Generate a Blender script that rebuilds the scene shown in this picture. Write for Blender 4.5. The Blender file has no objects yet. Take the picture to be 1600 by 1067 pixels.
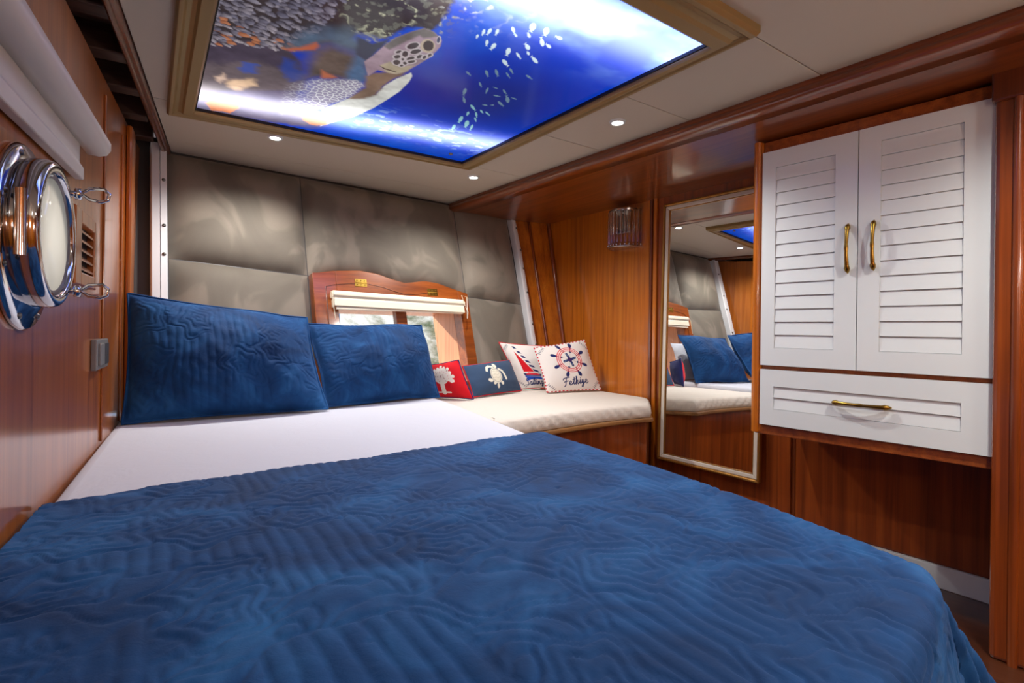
import bpy, bmesh, math, random
import numpy as np
from mathutils import Vector, Matrix

random.seed(7)
ZC = 0.97                      # eye height above the cabin floor; all heights below are taken from eye level
scene = bpy.context.scene
COL = scene.collection

# ------------------------------------------------------------------ camera
cam_d = bpy.data.cameras.new('camera'); cam = bpy.data.objects.new('camera', cam_d); COL.objects.link(cam)
cam_d.sensor_width = 36.0; cam_d.sensor_fit = 'HORIZONTAL'; cam_d.lens = 36.0 * 820 / 1600
cam_d.shift_y = -19.5 / 1600; cam_d.clip_start = 0.02
cam.location = (0, 0, ZC)
cam.rotation_euler = (Matrix.Rotation(-math.radians(34.7), 3, 'Z') @ Matrix.Rotation(math.radians(90), 3, 'X') @ Matrix.Rotation(math.radians(0.75), 3, 'Z')).to_euler()
scene.camera = cam

# ------------------------------------------------------------------ world, exposure
w = bpy.data.worlds.new('world'); scene.world = w; w.use_nodes = True
bg = w.node_tree.nodes['Background']; bg.inputs[0].default_value = (0.86, 0.93, 1.0, 1); bg.inputs[1].default_value = 3.2
sd = bpy.data.lights.new('sun', 'SUN'); sd.energy = 5.0; sd.angle = 0.02; sd.color = (1.0, 0.93, 0.82)
sun = bpy.data.objects.new('sun', sd); COL.objects.link(sun)
sun.rotation_euler = Vector((0.86, -0.42, -0.27)).to_track_quat('-Z', 'Y').to_euler()
vs = scene.view_settings; vs.view_transform = 'Standard'; vs.look = 'None'; vs.gamma = 1.0; vs.use_curve_mapping = False
vs.exposure = 0.08

# ------------------------------------------------------------------ helpers: materials
def L(r, g, b):
    f = lambda c: (c/255/12.92) if c/255 <= .04045 else ((c/255+.055)/1.055)**2.4
    return (f(r), f(g), f(b), 1)
class N:
    def __init__(s, name):
        s.m = bpy.data.materials.new(name); s.m.use_nodes = True; s.t = s.m.node_tree; s.b = s.t.nodes['Principled BSDF']
    def n(s, typ, **k):
        x = s.t.nodes.new(typ)
        for a, v in k.items(): setattr(x, a, v)
        return x
    def l(s, a, b): s.t.links.new(a, b)
    def set(s, **k):
        for a, v in k.items(): s.b.inputs[a.replace('_', ' ')].default_value = v
    def coord(s, scale=(1, 1, 1), rot=(0, 0, 0)):
        c = s.n('ShaderNodeTexCoord'); mp = s.n('ShaderNodeMapping'); s.l(c.outputs['Object'], mp.inputs[0])
        mp.inputs['Scale'].default_value = scale; mp.inputs['Rotation'].default_value = rot
        return mp.outputs[0]
    def noise(s, vec, scale, detail=3, rough=.5, dist=0):
        x = s.n('ShaderNodeTexNoise'); s.l(vec, x.inputs['Vector']); x.inputs['Scale'].default_value = scale
        x.inputs['Detail'].default_value = detail; x.inputs['Roughness'].default_value = rough; x.inputs['Distortion'].default_value = dist
        return x.outputs[0]
    def ramp(s, fac, stops):
        x = s.n('ShaderNodeValToRGB'); s.l(fac, x.inputs[0]); e = x.color_ramp.elements
        while len(e) < len(stops): e.new(.5)
        for q, (p, c) in zip(e, stops): q.position = p; q.color = c
        return x.outputs[0]
    def bump(s, h, strength=.2, dist=.01):
        x = s.n('ShaderNodeBump'); x.inputs['Strength'].default_value = strength; x.inputs['Distance'].default_value = dist
        s.l(h, x.inputs['Height']); s.l(x.outputs[0], s.b.inputs['Normal'])
    def mix(s, fac, a, b, typ='MIX'):
        x = s.n('ShaderNodeMix', data_type='RGBA', blend_type=typ)
        for v, i in ((fac, 0), (a, 6), (b, 7)):
            if hasattr(v, 'type'): s.l(v, x.inputs[i])
            else: x.inputs[i].default_value = v
        return x.outputs[2]

def wood(name, axis='z', c=((88, 38, 14), (138, 66, 24), (170, 92, 38)), coat=.7, rough=.3, crough=.08):
    k = N(name)
    st = {'x': (1.1, 34, 34), 'y': (34, 1.1, 34), 'z': (34, 34, 1.1)}[axis]
    v = k.coord(st); v2 = k.coord(tuple(q*6 if q > 2 else q*2.5 for q in st))
    a = k.noise(v, 1.0, 4, .55, .35); f = k.noise(v2, 1.0, 2, .6)
    big = k.noise(k.coord((1, 1, 1)), 3.0, 2)
    col = k.ramp(a, [(.22, L(*c[0])), (.52, L(*c[1])), (.82, L(*c[2]))])
    col = k.mix(.24, col, k.ramp(f, [(.35, (.25, .25, .25, 1)), (.6, (1, 1, 1, 1))]), 'MULTIPLY')
    col = k.mix(.35, col, k.ramp(big, [(.3, (.5, .42, .38, 1)), (.65, (1, 1, 1, 1))]), 'MULTIPLY')
    k.l(col, k.b.inputs['Base Color']); k.set(Roughness=rough, Coat_Weight=coat, Coat_Roughness=crough)
    k.bump(f, .03, .002)
    return k.m
def plain(name, rgb, rough=.5, metal=0, coat=0, bump=None, spec=.5):
    k = N(name); k.set(Base_Color=L(*rgb), Roughness=rough, Metallic=metal, Coat_Weight=coat, Specular_IOR_Level=spec)
    if bump: k.bump(k.noise(k.coord(), bump[0], 4), bump[1], .004)
    else:
        nz = k.noise(k.coord(), 14, 2)
        k.l(k.ramp(nz, [(.2, (rough*.92,)*3+(1,)), (.8, (min(1, rough*1.08),)*3+(1,))]), k.b.inputs['Roughness'])
    return k.m
def attr_mat(name, rough=.85, sheen=0, bump=None):
    k = N(name); a = k.n('ShaderNodeVertexColor'); a.layer_name = 'print'
    k.l(a.outputs[0], k.b.inputs['Base Color']); k.set(Roughness=rough, Sheen_Weight=sheen, Specular_IOR_Level=.2)
    if bump: k.bump(k.noise(k.coord(), bump[0], 2), bump[1], .002)
    return k.m

MT = {}
MT['wall'] = wood('varnished_mahogany_vertical', 'z', ((150, 74, 12), (198, 110, 24), (216, 134, 38)))
MT['wall_l'] = wood('varnished_mahogany_hull', 'z', ((138, 70, 20), (182, 102, 36), (204, 124, 50)), .8, .3, .12)
MT['beam'] = wood('varnished_mahogany_lengthwise', 'y', ((98, 44, 15), (134, 66, 24), (154, 82, 33)), .8, .3, .1)
MT['frame'] = wood('varnished_mahogany_crosswise', 'x', ((108, 50, 18), (150, 76, 28), (176, 98, 40)), .7, .3, .12)
MT['dark'] = wood('dark_mahogany', 'z', ((70, 28, 11), (104, 46, 16), (132, 64, 24)), .6, .32, .12)
MT['mid'] = wood('mid_mahogany', 'z', ((98, 40, 11), (142, 65, 19), (170, 86, 28)), .6, .32, .12)
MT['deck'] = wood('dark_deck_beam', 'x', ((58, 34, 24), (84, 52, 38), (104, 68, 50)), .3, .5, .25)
MT['floor'] = wood('varnished_floor_boards', 'y', ((52, 26, 14), (76, 40, 22), (96, 54, 30)), .6, .35, .15)
MT['board'] = wood('pale_bench_edge', 'x', ((120, 82, 44), (158, 112, 64), (180, 136, 84)), .4, .4, .2)
MT['reveal'] = wood('pale_reveal_wood', 'z', ((186, 122, 80), (206, 142, 98), (220, 158, 112)), .3, .45, .2)
MT['ceil'] = plain('beige_vinyl', (190, 183, 168), .55, bump=(60, .05))
MT['white'] = plain('white_lacquer', (217, 224, 226), .38, coat=.15)
MT['plastic'] = plain('white_plastic', (224, 224, 228), .35)
MT['cream'] = plain('cream_plastic', (232, 224, 202), .4)
MT['blind'] = plain('off_white_blind', (204, 198, 188), .45)
MT['khaki'] = plain('khaki_gold_paint', (150, 126, 80), .38, metal=.25)
MT['black'] = plain('black_rubber', (16, 15, 18), .6)
MT['chrome'] = plain('polished_chrome', (205, 205, 208), .09, metal=1)
MT['steel'] = plain('screw_steel', (120, 118, 116), .3, metal=1)
MT['brass'] = plain('aged_brass', (150, 118, 52), .25, metal=1)
MT['brass_b'] = plain('bright_brass', (214, 176, 84), .25, metal=1)
MT['gold'] = plain('gilt_frame', (176, 128, 62), .32, metal=.7)
MT['silver'] = plain('silver_white_liner', (214, 206, 192), .4)
MT['mirror'] = plain('mirror_silver', (235, 238, 236), .0, metal=1)
k = N('mirror_glass'); k.set(Base_Color=(.86, .88, .87, 1), Metallic=1, Roughness=0.0); MT['mirror'] = k.m
MT['grey'] = plain('grey_plastic', (120, 118, 116), .35)
MT['grey_d'] = plain('dark_grey_plastic', (64, 62, 62), .4)
k = N('grey_suede'); v = k.coord((1, 1, .75))
nz = k.noise(v, 3.6, 3, .45, .9); fine = k.noise(k.coord(), 240, 2)
col = k.ramp(nz, [(.30, L(104, 97, 88)), (.46, L(113, 106, 96)), (.52, L(130, 121, 110)), (.7, L(140, 131, 119))])
k.l(k.mix(.10, col, fine, 'MULTIPLY'), k.b.inputs['Base Color']); k.set(Roughness=.72, Sheen_Weight=.25, Sheen_Roughness=.4, Specular_IOR_Level=.25); k.bump(fine, .06, .002)
MT['suede'] = k.m
def velvet(name, lo, mid, hi):
    k = N(name); v = k.coord()
    nz = k.noise(v, 4.5, 4, .55, 1.2); f = k.noise(v, 46, 4, .6, .6); ff = k.noise(v, 420, 2)
    col = k.ramp(nz, [(.3, L(*lo)), (.5, L(*mid)), (.72, L(*hi))])
    k.l(col, k.b.inputs['Base Color']); k.set(Roughness=.75, Sheen_Weight=.30, Sheen_Roughness=.4, Sheen_Tint=L(110, 145, 200), Specular_IOR_Level=.2)
    hs = k.n('ShaderNodeMath', operation='MULTIPLY_ADD'); k.l(ff, hs.inputs[0]); hs.inputs[1].default_value = .15; k.l(f, hs.inputs[2])
    k.bump(hs.outputs[0], .35, .004)
    return k.m
MT['velvet'] = velvet('blue_velvet', (4, 42, 84), (10, 60, 110), (34, 90, 144))
k = N('white_cotton'); f = k.noise(k.coord(), 7, 4, .6, .8)
k.set(Base_Color=L(206, 208, 218), Roughness=.85, Sheen_Weight=.1, Specular_IOR_Level=.15); k.bump(f, .25, .012); MT['cotton'] = k.m
k = N('cream_cotton'); f = k.noise(k.coord((6, 2.5, 2)), 6, 4, .6, .8)
k.set(Base_Color=L(214, 206, 196), Roughness=.85, Specular_IOR_Level=.15); k.bump(f, .35, .012); MT['cushion'] = k.m
MT['print'] = attr_mat('printed_canvas', .85, .1, (300, .1))
k = N('window_glass'); tr = k.n('ShaderNodeBsdfTransparent'); gs = k.n('ShaderNodeBsdfGlossy'); gs.inputs['Roughness'].default_value = .02; mx = k.n('ShaderNodeMixShader')
mx.inputs[0].default_value = .05; k.l(tr.outputs[0], mx.inputs[1]); k.l(gs.outputs[0], mx.inputs[2]); k.l(mx.outputs[0], k.t.nodes['Material Output'].inputs[0]); MT['glass'] = k.m
k = N('frosted_glass'); tl_ = k.n('ShaderNodeBsdfTranslucent'); tl_.inputs[0].default_value = (.52, .50, .47, 1); df = k.n('ShaderNodeBsdfGlossy'); df.inputs['Roughness'].default_value = .08; mx = k.n('ShaderNodeMixShader'); mx.inputs[0].default_value = .10
k.l(tl_.outputs[0], mx.inputs[1]); k.l(df.outputs[0], mx.inputs[2]); k.l(mx.outputs[0], k.t.nodes['Material Output'].inputs[0]); MT['frost'] = k.m
k = N('crystal'); k.set(Base_Color=(.95, .95, .95, 1), Roughness=.02, Transmission_Weight=1, IOR=1.5); MT['crystal'] = k.m
k = N('lamp_glow'); k.set(Base_Color=(1, 1, 1, 1), Emission_Color=(1, .97, .92, 1), Emission_Strength=40); MT['glow'] = k.m

# ------------------------------------------------------------------ helpers: meshes (heights measured from eye level)
LOC = {}
def link(o, parent=None):
    COL.objects.link(o)
    if parent is not None: o.parent = parent
    return o
def tag(o, label=None, cat=None, group=None, kind=None):
    if label: o['label'] = label
    if cat: o['category'] = cat
    if group: o['group'] = group
    if kind: o['kind'] = kind
    return o
def thing(name, base, label=None, cat=None, group=None, kind=None):
    o = bpy.data.objects.new(name, None); o.empty_display_size = .05
    b = Vector((base[0], base[1], base[2] + ZC)); o.location = b; link(o); LOC[o.name] = b
    return tag(o, label, cat, group, kind)
class MB:
    def __init__(s): s.v = []; s.f = []; s.c = None; s.sm = []
    def add(s, vs, fs, smooth=False):
        n = len(s.v); s.v += [tuple(map(float, p)) for p in vs]; s.f += [tuple(i+n for i in f) for f in fs]; s.sm += [smooth]*len(fs); return s
    def hexa(s, p):            # 8 corners: bottom 4 (ccw from above), top 4
        return s.add(p, [(3, 2, 1, 0), (4, 5, 6, 7), (0, 1, 5, 4), (1, 2, 6, 5), (2, 3, 7, 6), (3, 0, 4, 7)])
    def box(s, x0, x1, y0, y1, z0, z1):
        return s.hexa([(x0, y0, z0), (x1, y0, z0), (x1, y1, z0), (x0, y1, z0), (x0, y0, z1), (x1, y0, z1), (x1, y1, z1), (x0, y1, z1)])
    def fbox(s, F, a0, a1, b0, b1, d0, d1):   # box in a wall frame F(a, b, d)
        return s.hexa([F(a0, b0, d1), F(a0, b0, d0), F(a1, b0, d0), F(a1, b0, d1), F(a0, b1, d1), F(a0, b1, d0), F(a1, b1, d0), F(a1, b1, d1)])
    def prism(s, poly, fn, d0, d1):           # poly of (a, b) extruded from d0 to d1 with fn(a, b, d)
        n = len(poly)
        vs = [fn(a, b, d0) for a, b in poly] + [fn(a, b, d1) for a, b in poly]
        fs = [tuple(range(n))[::-1], tuple(range(n, 2*n))] + [(i, (i+1) % n, n+(i+1) % n, n+i) for i in range(n)]
        return s.add(vs, fs)
    def loft(s, rings, closed=True, caps=True, smooth=True):
        n = len(rings[0]); vs = [p for r in rings for p in r]; fs = []
        for i in range(len(rings)-1):
            for j in range(n if closed else n-1):
                a = i*n+j; b = i*n+(j+1) % n; fs.append((a, b, b+n, a+n))
        s.add(vs, fs, smooth)
        if caps and closed:
            if n < 14: s.add(rings[0], [tuple(range(n))[::-1]]); s.add(rings[-1], [tuple(range(n))])
            else:
                from mathutils.geometry import tessellate_polygon
                for rg_ in (rings[0], rings[-1]): s.add(rg_, [tuple(t_) for t_ in tessellate_polygon([[Vector(q_) for q_ in rg_]])])
        return s
    def tube(s, path, r, n=10, closed=False, caps=True):
        P = [Vector(p) for p in path]; m = len(P); R = r if hasattr(r, '__len__') else [r]*m; rings = []
        ref = None
        for i in range(m):
            if closed: t = P[(i+1) % m]-P[i-1]
            else: t = P[min(i+1, m-1)]-P[max(i-1, 0)]
            t.normalize()
            if ref is None: ref = t.orthogonal().normalized()
            ref = (ref - t*ref.dot(t)).normalized(); q = t.cross(ref)
            rings.append([tuple(P[i]+(ref*math.cos(2*math.pi*k/n)+q*math.sin(2*math.pi*k/n))*R[i]) for k in range(n)])
        if closed: rings.append(rings[0])
        return s.loft(rings, caps=caps and not closed)
    def lathe(s, prof, fn, n=40, arc=1.0):    # prof of (r, d); fn(u, v, d)
        rings = []
        for k in range(n+1):
            t = 2*math.pi*arc*k/n; rings.append([fn(r*math.cos(t), r*math.sin(t), d) for r, d in prof])
        return s.loft(rings, closed=False)
    def grid(s, P, smooth=True):              # P: (nu, nv, 3) array
        nu, nv = P.shape[:2]; base = len(s.v); s.v += [tuple(p) for p in P.reshape(-1, 3).tolist()]
        s.f += [(base+i*nv+j, base+(i+1)*nv+j, base+(i+1)*nv+j+1, base+i*nv+j+1) for i in range(nu-1) for j in range(nv-1)]
        s.sm += [smooth]*((nu-1)*(nv-1)); return s
    def build(s, name, mat, parent=None, bevel=0, kind=None, colors=None, merge=0, seg=2):
        V = np.array(s.v, float); V[:, 2] += ZC
        if parent is not None: base = LOC[parent.name]
        else:
            lo = V.min(0); hi = V.max(0); base = Vector(((lo[0]+hi[0])/2, (lo[1]+hi[1])/2, lo[2]))
        V -= np.array(base)
        me = bpy.data.meshes.new(name); me.from_pydata(V.tolist(), [], s.f)
        me.polygons.foreach_set('use_smooth', s.sm)
        if colors is not None:
            ca = me.color_attributes.new('print', 'FLOAT_COLOR', 'POINT'); ca.data.foreach_set('color', np.asarray(colors, np.float32).ravel())
        if merge or bevel:
            bm = bmesh.new(); bm.from_mesh(me)
            if merge: bmesh.ops.remove_doubles(bm, verts=bm.verts, dist=merge)
            bmesh.ops.recalc_face_normals(bm, faces=bm.faces)
            if bevel:
                es = [e for e in bm.edges if len(e.link_faces) == 2 and e.calc_face_angle(0) > .5]
                bmesh.ops.bevel(bm, geom=es, offset=bevel, segments=seg, affect='EDGES', profile=.5, clamp_overlap=True)
            bm.to_mesh(me); bm.free()
        else:
            bm = bmesh.new(); bm.from_mesh(me); bmesh.ops.recalc_face_normals(bm, faces=bm.faces); bm.to_mesh(me); bm.free()
        me.materials.append(MT[mat] if isinstance(mat, str) else mat)
        o = bpy.data.objects.new(name, me)
        if parent is None: o.location = base; LOC_set = base
        link(o, parent); LOC[o.name] = base
        if kind: o['kind'] = kind
        return o
def sub(o_parent): return o_parent

# numpy noise
def _h(ix, iy, s):
    v = np.sin(ix*127.1+iy*311.7+s*74.7)*43758.5453; return v-np.floor(v)
def vn(x, y, s=0):
    ix = np.floor(x); iy = np.floor(y); fx = x-ix; fy = y-iy
    fx = fx*fx*fx*(fx*(fx*6-15)+10); fy = fy*fy*fy*(fy*(fy*6-15)+10)
    return (_h(ix, iy, s)*(1-fx)+_h(ix+1, iy, s)*fx)*(1-fy)+(_h(ix, iy+1, s)*(1-fx)+_h(ix+1, iy+1, s)*fx)*fy
def fbm(x, y, s=0, o=3):
    r = 0; a = .5
    for k in range(o): r = r+a*vn(x*2**k, y*2**k, s+k*13); a *= .5
    return r/(1-.5**o)
def sst(a, b, x):
    t = np.clip((x-a)/(b-a), 0, 1); return t*t*(3-2*t)
def in_poly(X, Y, P):
    r = np.zeros(X.shape, bool); n = len(P)
    for i in range(n):
        x0, y0 = P[i]; x1, y1 = P[(i+1) % n]
        if y0 == y1: continue
        c = ((y0 > Y) != (y1 > Y)) & (X < (x1-x0)*(Y-y0)/(y1-y0)+x0); r ^= c
    return r
def seg_d(X, Y, P, closed=False):
    d = np.full(X.shape, 1e9); n = len(P)
    for i in range(n if closed else n-1):
        x0, y0 = P[i]; x1, y1 = P[(i+1) % n]; dx, dy = x1-x0, y1-y0
        t = np.clip(((X-x0)*dx+(Y-y0)*dy)/max(dx*dx+dy*dy, 1e-12), 0, 1)
        d = np.minimum(d, np.hypot(X-x0-t*dx, Y-y0-t*dy))
    return d
def sd_poly(X, Y, P):
    d = seg_d(X, Y, P, True); return np.where(in_poly(X, Y, P), -d, d)
def quilt(p, q):               # stitched relief of the bedspread, in metres; p, q in metres along the cloth
    wx = fbm(p*9, q*9, 3, 2)-.5; wy = fbm(p*9+9, q*9+4, 8, 2)-.5
    a = p+wx*.05; b = q+wy*.05; G = .155
    ix = np.floor(a/G); iy = np.floor(b/G); r1 = np.full(a.shape, 9.); ta = np.zeros(a.shape); sg = np.zeros(a.shape); rad = np.zeros(a.shape)
    for i in (-1, 0, 1):
        for j in (-1, 0, 1):
            cx = (ix+i+.2+.6*_h(ix+i, iy+j, 5))*G; cy = (iy+j+.2+.6*_h(ix+i, iy+j, 6))*G
            r = np.hypot(a-cx, b-cy); k = r < r1
            ta = np.where(k, np.arctan2(b-cy, a-cx), ta); h0 = _h(ix+i, iy+j, 7); sg = np.where(k, np.where(h0 > .5, 1, -1), sg)
            rad = np.where(k, np.where(_h(ix+i, iy+j, 9) > .30, .055+.035*_h(ix+i, iy+j, 8), .0), rad); r1 = np.minimum(r1, r)
    pet = 1+.16*np.cos(5*ta)
    m = sst(-.008, .008, rad-r1*pet)                          # scrolled rosettes among straight channels
    fl = fbm(p*8+wx*1.2, q*8+wy*1.2, 21, 2)
    sp = np.abs(np.sin(math.pi*(r1*pet/.024+sg*ta/(2*math.pi)*1.0)))**.5
    flow = np.abs(np.sin(math.pi*fl*8))**.5
    m2 = sst(.50, .56, fbm(p*6+2.7, q*6+1.1, 40, 2))*(1-m)
    st = np.abs(np.sin(math.pi*(p+.02*wx)/.026))**.5
    edge = (1-.9*np.exp(-((m-.5)/.3)**2))*(1-.7*np.exp(-((m2-.5)/.3)**2))
    return .0052*(st*(1-m)*(1-m2)+sp*m+flow*m2)*edge

# ================================================================== wall frames
uX = Vector((1, .075, 0)).normalized(); hO = Vector((0, 3.04, .84)); hN = uX.cross(Vector((0, .283, 1)).normalized()).normalized(); hV = hN.cross(uX)
def H(s, t, d=0): return tuple(hO + uX*s + hV*t + hN*d)               # headboard wall (leaning); d into the room
def Hz(s, z, d=0):
    t = (z-.84)/hV.z; return H(s, t, d)
lA = Vector((.075, 1, 0)).normalized(); lN = Vector((1, -.075, 0)).normalized()
def LW(a, z, d=0):                                                     # left hull side; a = depth Y
    p = Vector((-.17+.075*(a-1.35), a, 0)) + lN*d; return (p.x, p.y, z)
def RW(X, th):
    rA = Vector((-th, 1, 0)).normalized(); rN = Vector((-1, -th, 0)).normalized()
    def f(a, z, d=0):
        p = Vector((X, 1, 0)) + rA*a + rN*d; return (p.x, p.y, z)
    return f
MW = RW(2.50, .05); CB = RW(2.08, .105)

# ================================================================== structure
FLR = -ZC
o = MB().box(-.6, 2.9, -.85, 3.3, FLR-.04, FLR).build('floor', 'floor', kind='structure')
# left hull side
m = MB().prism([(-.85, FLR), (3.04, FLR), (3.04, .825), (-.85, .53)], LW, 0, -.03)
wl = m.build('wall_left', 'wall_l', kind='structure')
PHC, PHZ = 1.205, .143         # porthole centre on the hull side
cut = MB().prism([(PHC+.105*math.cos(t), PHZ+.105*math.sin(t)) for t in np.linspace(0, 2*math.pi, 49)[:-1]], LW, .05, -.08).build('cutter', 'wall_l')
bo = wl.modifiers.new('hole', 'BOOLEAN'); bo.object = cut; bo.operation = 'DIFFERENCE'
dg = bpy.context.evaluated_depsgraph_get(); me2 = bpy.data.meshes.new_from_object(wl.evaluated_get(dg)); wl.modifiers.clear(); wl.data = me2
bpy.data.objects.remove(cut)
for a in (2.03, 2.42):
    MB().fbox(LW, a, a+.012, -.36, .70, 0, .006).build('batten', 'wall_l', wl, bevel=.002)
MB().fbox(LW, 2.55, 2.66, FLR, .78, 0, .02).build('corner_post', 'wall', wl, bevel=.008)
# recess under the side deck, above the hull side
rc = thing('ceiling_recess', (-.25, 1.5, .7), kind='structure')
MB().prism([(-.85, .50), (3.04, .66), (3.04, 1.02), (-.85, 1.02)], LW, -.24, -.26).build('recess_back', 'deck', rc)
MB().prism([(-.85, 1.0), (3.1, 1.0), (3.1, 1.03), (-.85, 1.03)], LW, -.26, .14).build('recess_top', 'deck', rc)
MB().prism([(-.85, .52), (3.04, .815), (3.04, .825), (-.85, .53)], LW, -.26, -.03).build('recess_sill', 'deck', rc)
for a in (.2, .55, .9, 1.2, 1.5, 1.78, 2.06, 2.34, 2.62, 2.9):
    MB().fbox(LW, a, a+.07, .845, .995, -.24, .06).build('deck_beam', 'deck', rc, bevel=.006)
def cl(y): return -.074+.114*(y-1.707)                                 # left edge of the ceiling lining
t1 = thing('trim_1', (cl(1.3)-.02, 1.3, .78), kind='structure')
MB().prism([(cl(-.85)-.022, -.85), (cl(-.85), -.85), (cl(3.1), 3.1), (cl(3.1)-.022, 3.1)], lambda a, b, d: (a, b, d), .822, .99).build('fascia_board', 'dark', t1, bevel=.006)
MB().prism([(cl(-.85)-.032, -.85), (cl(-.85)-.014, -.85), (cl(3.1)-.014, 3.1), (cl(3.1)-.032, 3.1)], lambda a, b, d: (a, b, d), .815, .835).build('bead', 'dark', t1, bevel=.006)
# headboard bulkhead (backing), with an opening for the window
OP = (.80, 1.60, -1.24, -.66)
bk = thing('wall_back', (1.1, 2.75, FLR), kind='structure')
zl = -1.25
for nm, (a0, a1, b0, b1) in dict(left=(-.25, OP[0], zl, .06), right=(OP[1], 2.22, zl, .06), upper=(OP[0], OP[1], OP[3], .06), lower=(OP[0], OP[1], zl, OP[2])).items():
    MB().fbox(H, a0, a1, b0, b1, -.035, 0).build('bulkhead_board', 'grey_d', bk)
# corner between the headboard and the sconce panel, then the sconce panel, then the mirror panel
P2 = (2.446, 2.09)
def PC(z): return Vector(Hz(2.20, z))                                   # at the right edge of the headboard
def P1(z): q = (z+.5)/1.3; return Vector((2.46, 2.80+.28*q, z))
zs = [-.47, -.3, 0, .4, .86]
m = MB(); m.add([tuple(PC(z)) for z in zs]+[tuple(P1(z)) for z in zs]+[tuple(PC(z)+Vector((.05, .06, 0))) for z in zs]+[tuple(P1(z)+Vector((.05, .06, 0))) for z in zs],
    [(i, i+1, 5+i+1, 5+i) for i in range(4)]+[(10+i, 15+i, 15+i+1, 10+i+1) for i in range(4)])
wc = m.build('wall_corner', 'wall', kind='structure')
for q, r_ in ((.45, .011), (.97, .016)):
    MB().tube([tuple(PC(z).lerp(P1(z), q)+Vector((-.004, -.004, 0))) for z in zs], r_, 8).build('rib', 'mid', wc)
zs = [FLR, -.5, 0, .4, .86]
m = MB(); m.add([tuple(P1(z)) for z in zs]+[(P2[0], P2[1], z) for z in zs]+[tuple(P1(z)+Vector((.06, 0, 0))) for z in zs]+[(P2[0]+.06, P2[1], z) for z in zs],
    [(i, i+1, 5+i+1, 5+i) for i in range(4)]+[(10+i, 15+i, 15+i+1, 10+i+1) for i in range(4)])
m.build('wall_side', 'wall', kind='structure')
wr = MB().fbox(MW, -1.85, 1.095, FLR, .86, -.04, 0).build('wall_right', 'mid', kind='structure')
MB().fbox(MW, 1.080, 1.1, FLR, .80, 0, .012).build('corner_bead', 'dark', wr, bevel=.005)
MB().fbox(MW, 1.045, 1.070, FLR, .80, 0, .014).build('stile', 'wall', wr, bevel=.004)
MB().fbox(MW, .272, .330, FLR, -.40, 0, .014).build('stile', 'mid', wr, bevel=.004)
MB().fbox(MW, .255, .268, FLR, -.40, 0, .003).build('stile', 'dark', wr, bevel=.003)
MB().fbox(MW, -.70, .250, FLR+.09, -.40, 0, .006).build('lower_panel', 'mid', wr, bevel=.002)
MB().fbox(MW, -.70, .25, FLR, FLR+.085, 0, .02).build('baseboard_right', 'white', kind='structure', bevel=.003)
# door post at the near end of the cabinet
pt = thing('trim_2', CB(-.62, FLR), kind='structure')
MB().fbox(CB, -.95, -.522, FLR, .745, -.38, .045).build('post', 'mid', pt, bevel=.012)
MB().tube([CB(-.575, FLR, .046), CB(-.575, .745, .046)], .012, 12).build('bead', 'mid', pt)
MB().fbox(CB, -.99, -.515, .70, .79, -.38, .060).build('head_block', 'dark', pt, bevel=.006)
# behind the viewer
MB().box(-.45, 2.75, -.90, -.86, FLR, 1.0).build('wall_front', 'wall', kind='structure')

# ceiling lining panels round the lit picture
ce = thing('ceiling', (.9, 1.2, .84), kind='structure')
def bmx(y): return 1.657+(3.202-y)*.0574                               # left face of the deck beam
def panel(poly, hole=None):
    MB().prism(poly, lambda a, b, d: (a, b, d), .84, .862).build('ceiling_panel', 'ceil', ce, bevel=.0025)
g = .0015
def strip(y0, y1, x0=None, x1=None):
    lo = (lambda y: cl(y)+.002) if x0 is None else (lambda y: x0)
    hi = (lambda y: bmx(y)+.02) if x1 is None else (lambda y: x1)
    panel([(lo(y0), y0+g), (hi(y0), y0+g), (hi(y1), y1-g), (lo(y1), y1-g)])
strip(2.86, 3.30); strip(2.36, 2.86)
for y0, y1 in ((1.79, 2.36), (1.325, 1.79), (.84, 1.325)): strip(y0, y1, x0=1.33)
strip(.84, 2.36, x1=.085); strip(.20, .84); strip(-.40, .20); strip(-.86, -.40)
MB().box(-.2, 2.0, -.86, 3.4, .93, .95).build('ceiling_backing', 'deck', ce)

# deck beam and soffit to its right
ys = [3.26, 2.6, 1.9, 1.2, .5, -.2, -.86]
prof = [(.03, .875), (.0, .862), (0, .836), (-.004, .830), (-.004, .826), (.0, .822), (-.010, .816), (-.016, .806), (-.014, .796), (-.004, .789), (.03, .787), (.09, .787), (.09, .875)]
m = MB().loft([[(bmx(y)+a, y, b) for a, b in prof] for y in ys])
tb = m.build('trim_3', 'beam', kind='structure')
soff = MB()
inner = [(bmx(y)+.02, y, .789) for y in (3.27, 2.9, 2.0, 1.3, .5, -.2, -.86)]
outer = [(2.26, 3.25, .812), (2.50, 3.05, .79), (2.48, 2.08, .775), (2.52, 1.3, .772), (2.56, .4, .772), (2.62, -.2, .772), (2.7, -.86, .772)]
NS = 7
vsn = inner+outer+[(x, y, z+.05) for x, y, z in inner+outer]
soff.add(vsn, [(i, i+1, NS+i+1, NS+i) for i in range(NS-1)]+[(2*NS+i, 3*NS+i, 3*NS+i+1, 2*NS+i+1) for i in range(NS-1)])
soff.build('trim_4', 'beam', kind='structure')

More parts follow.
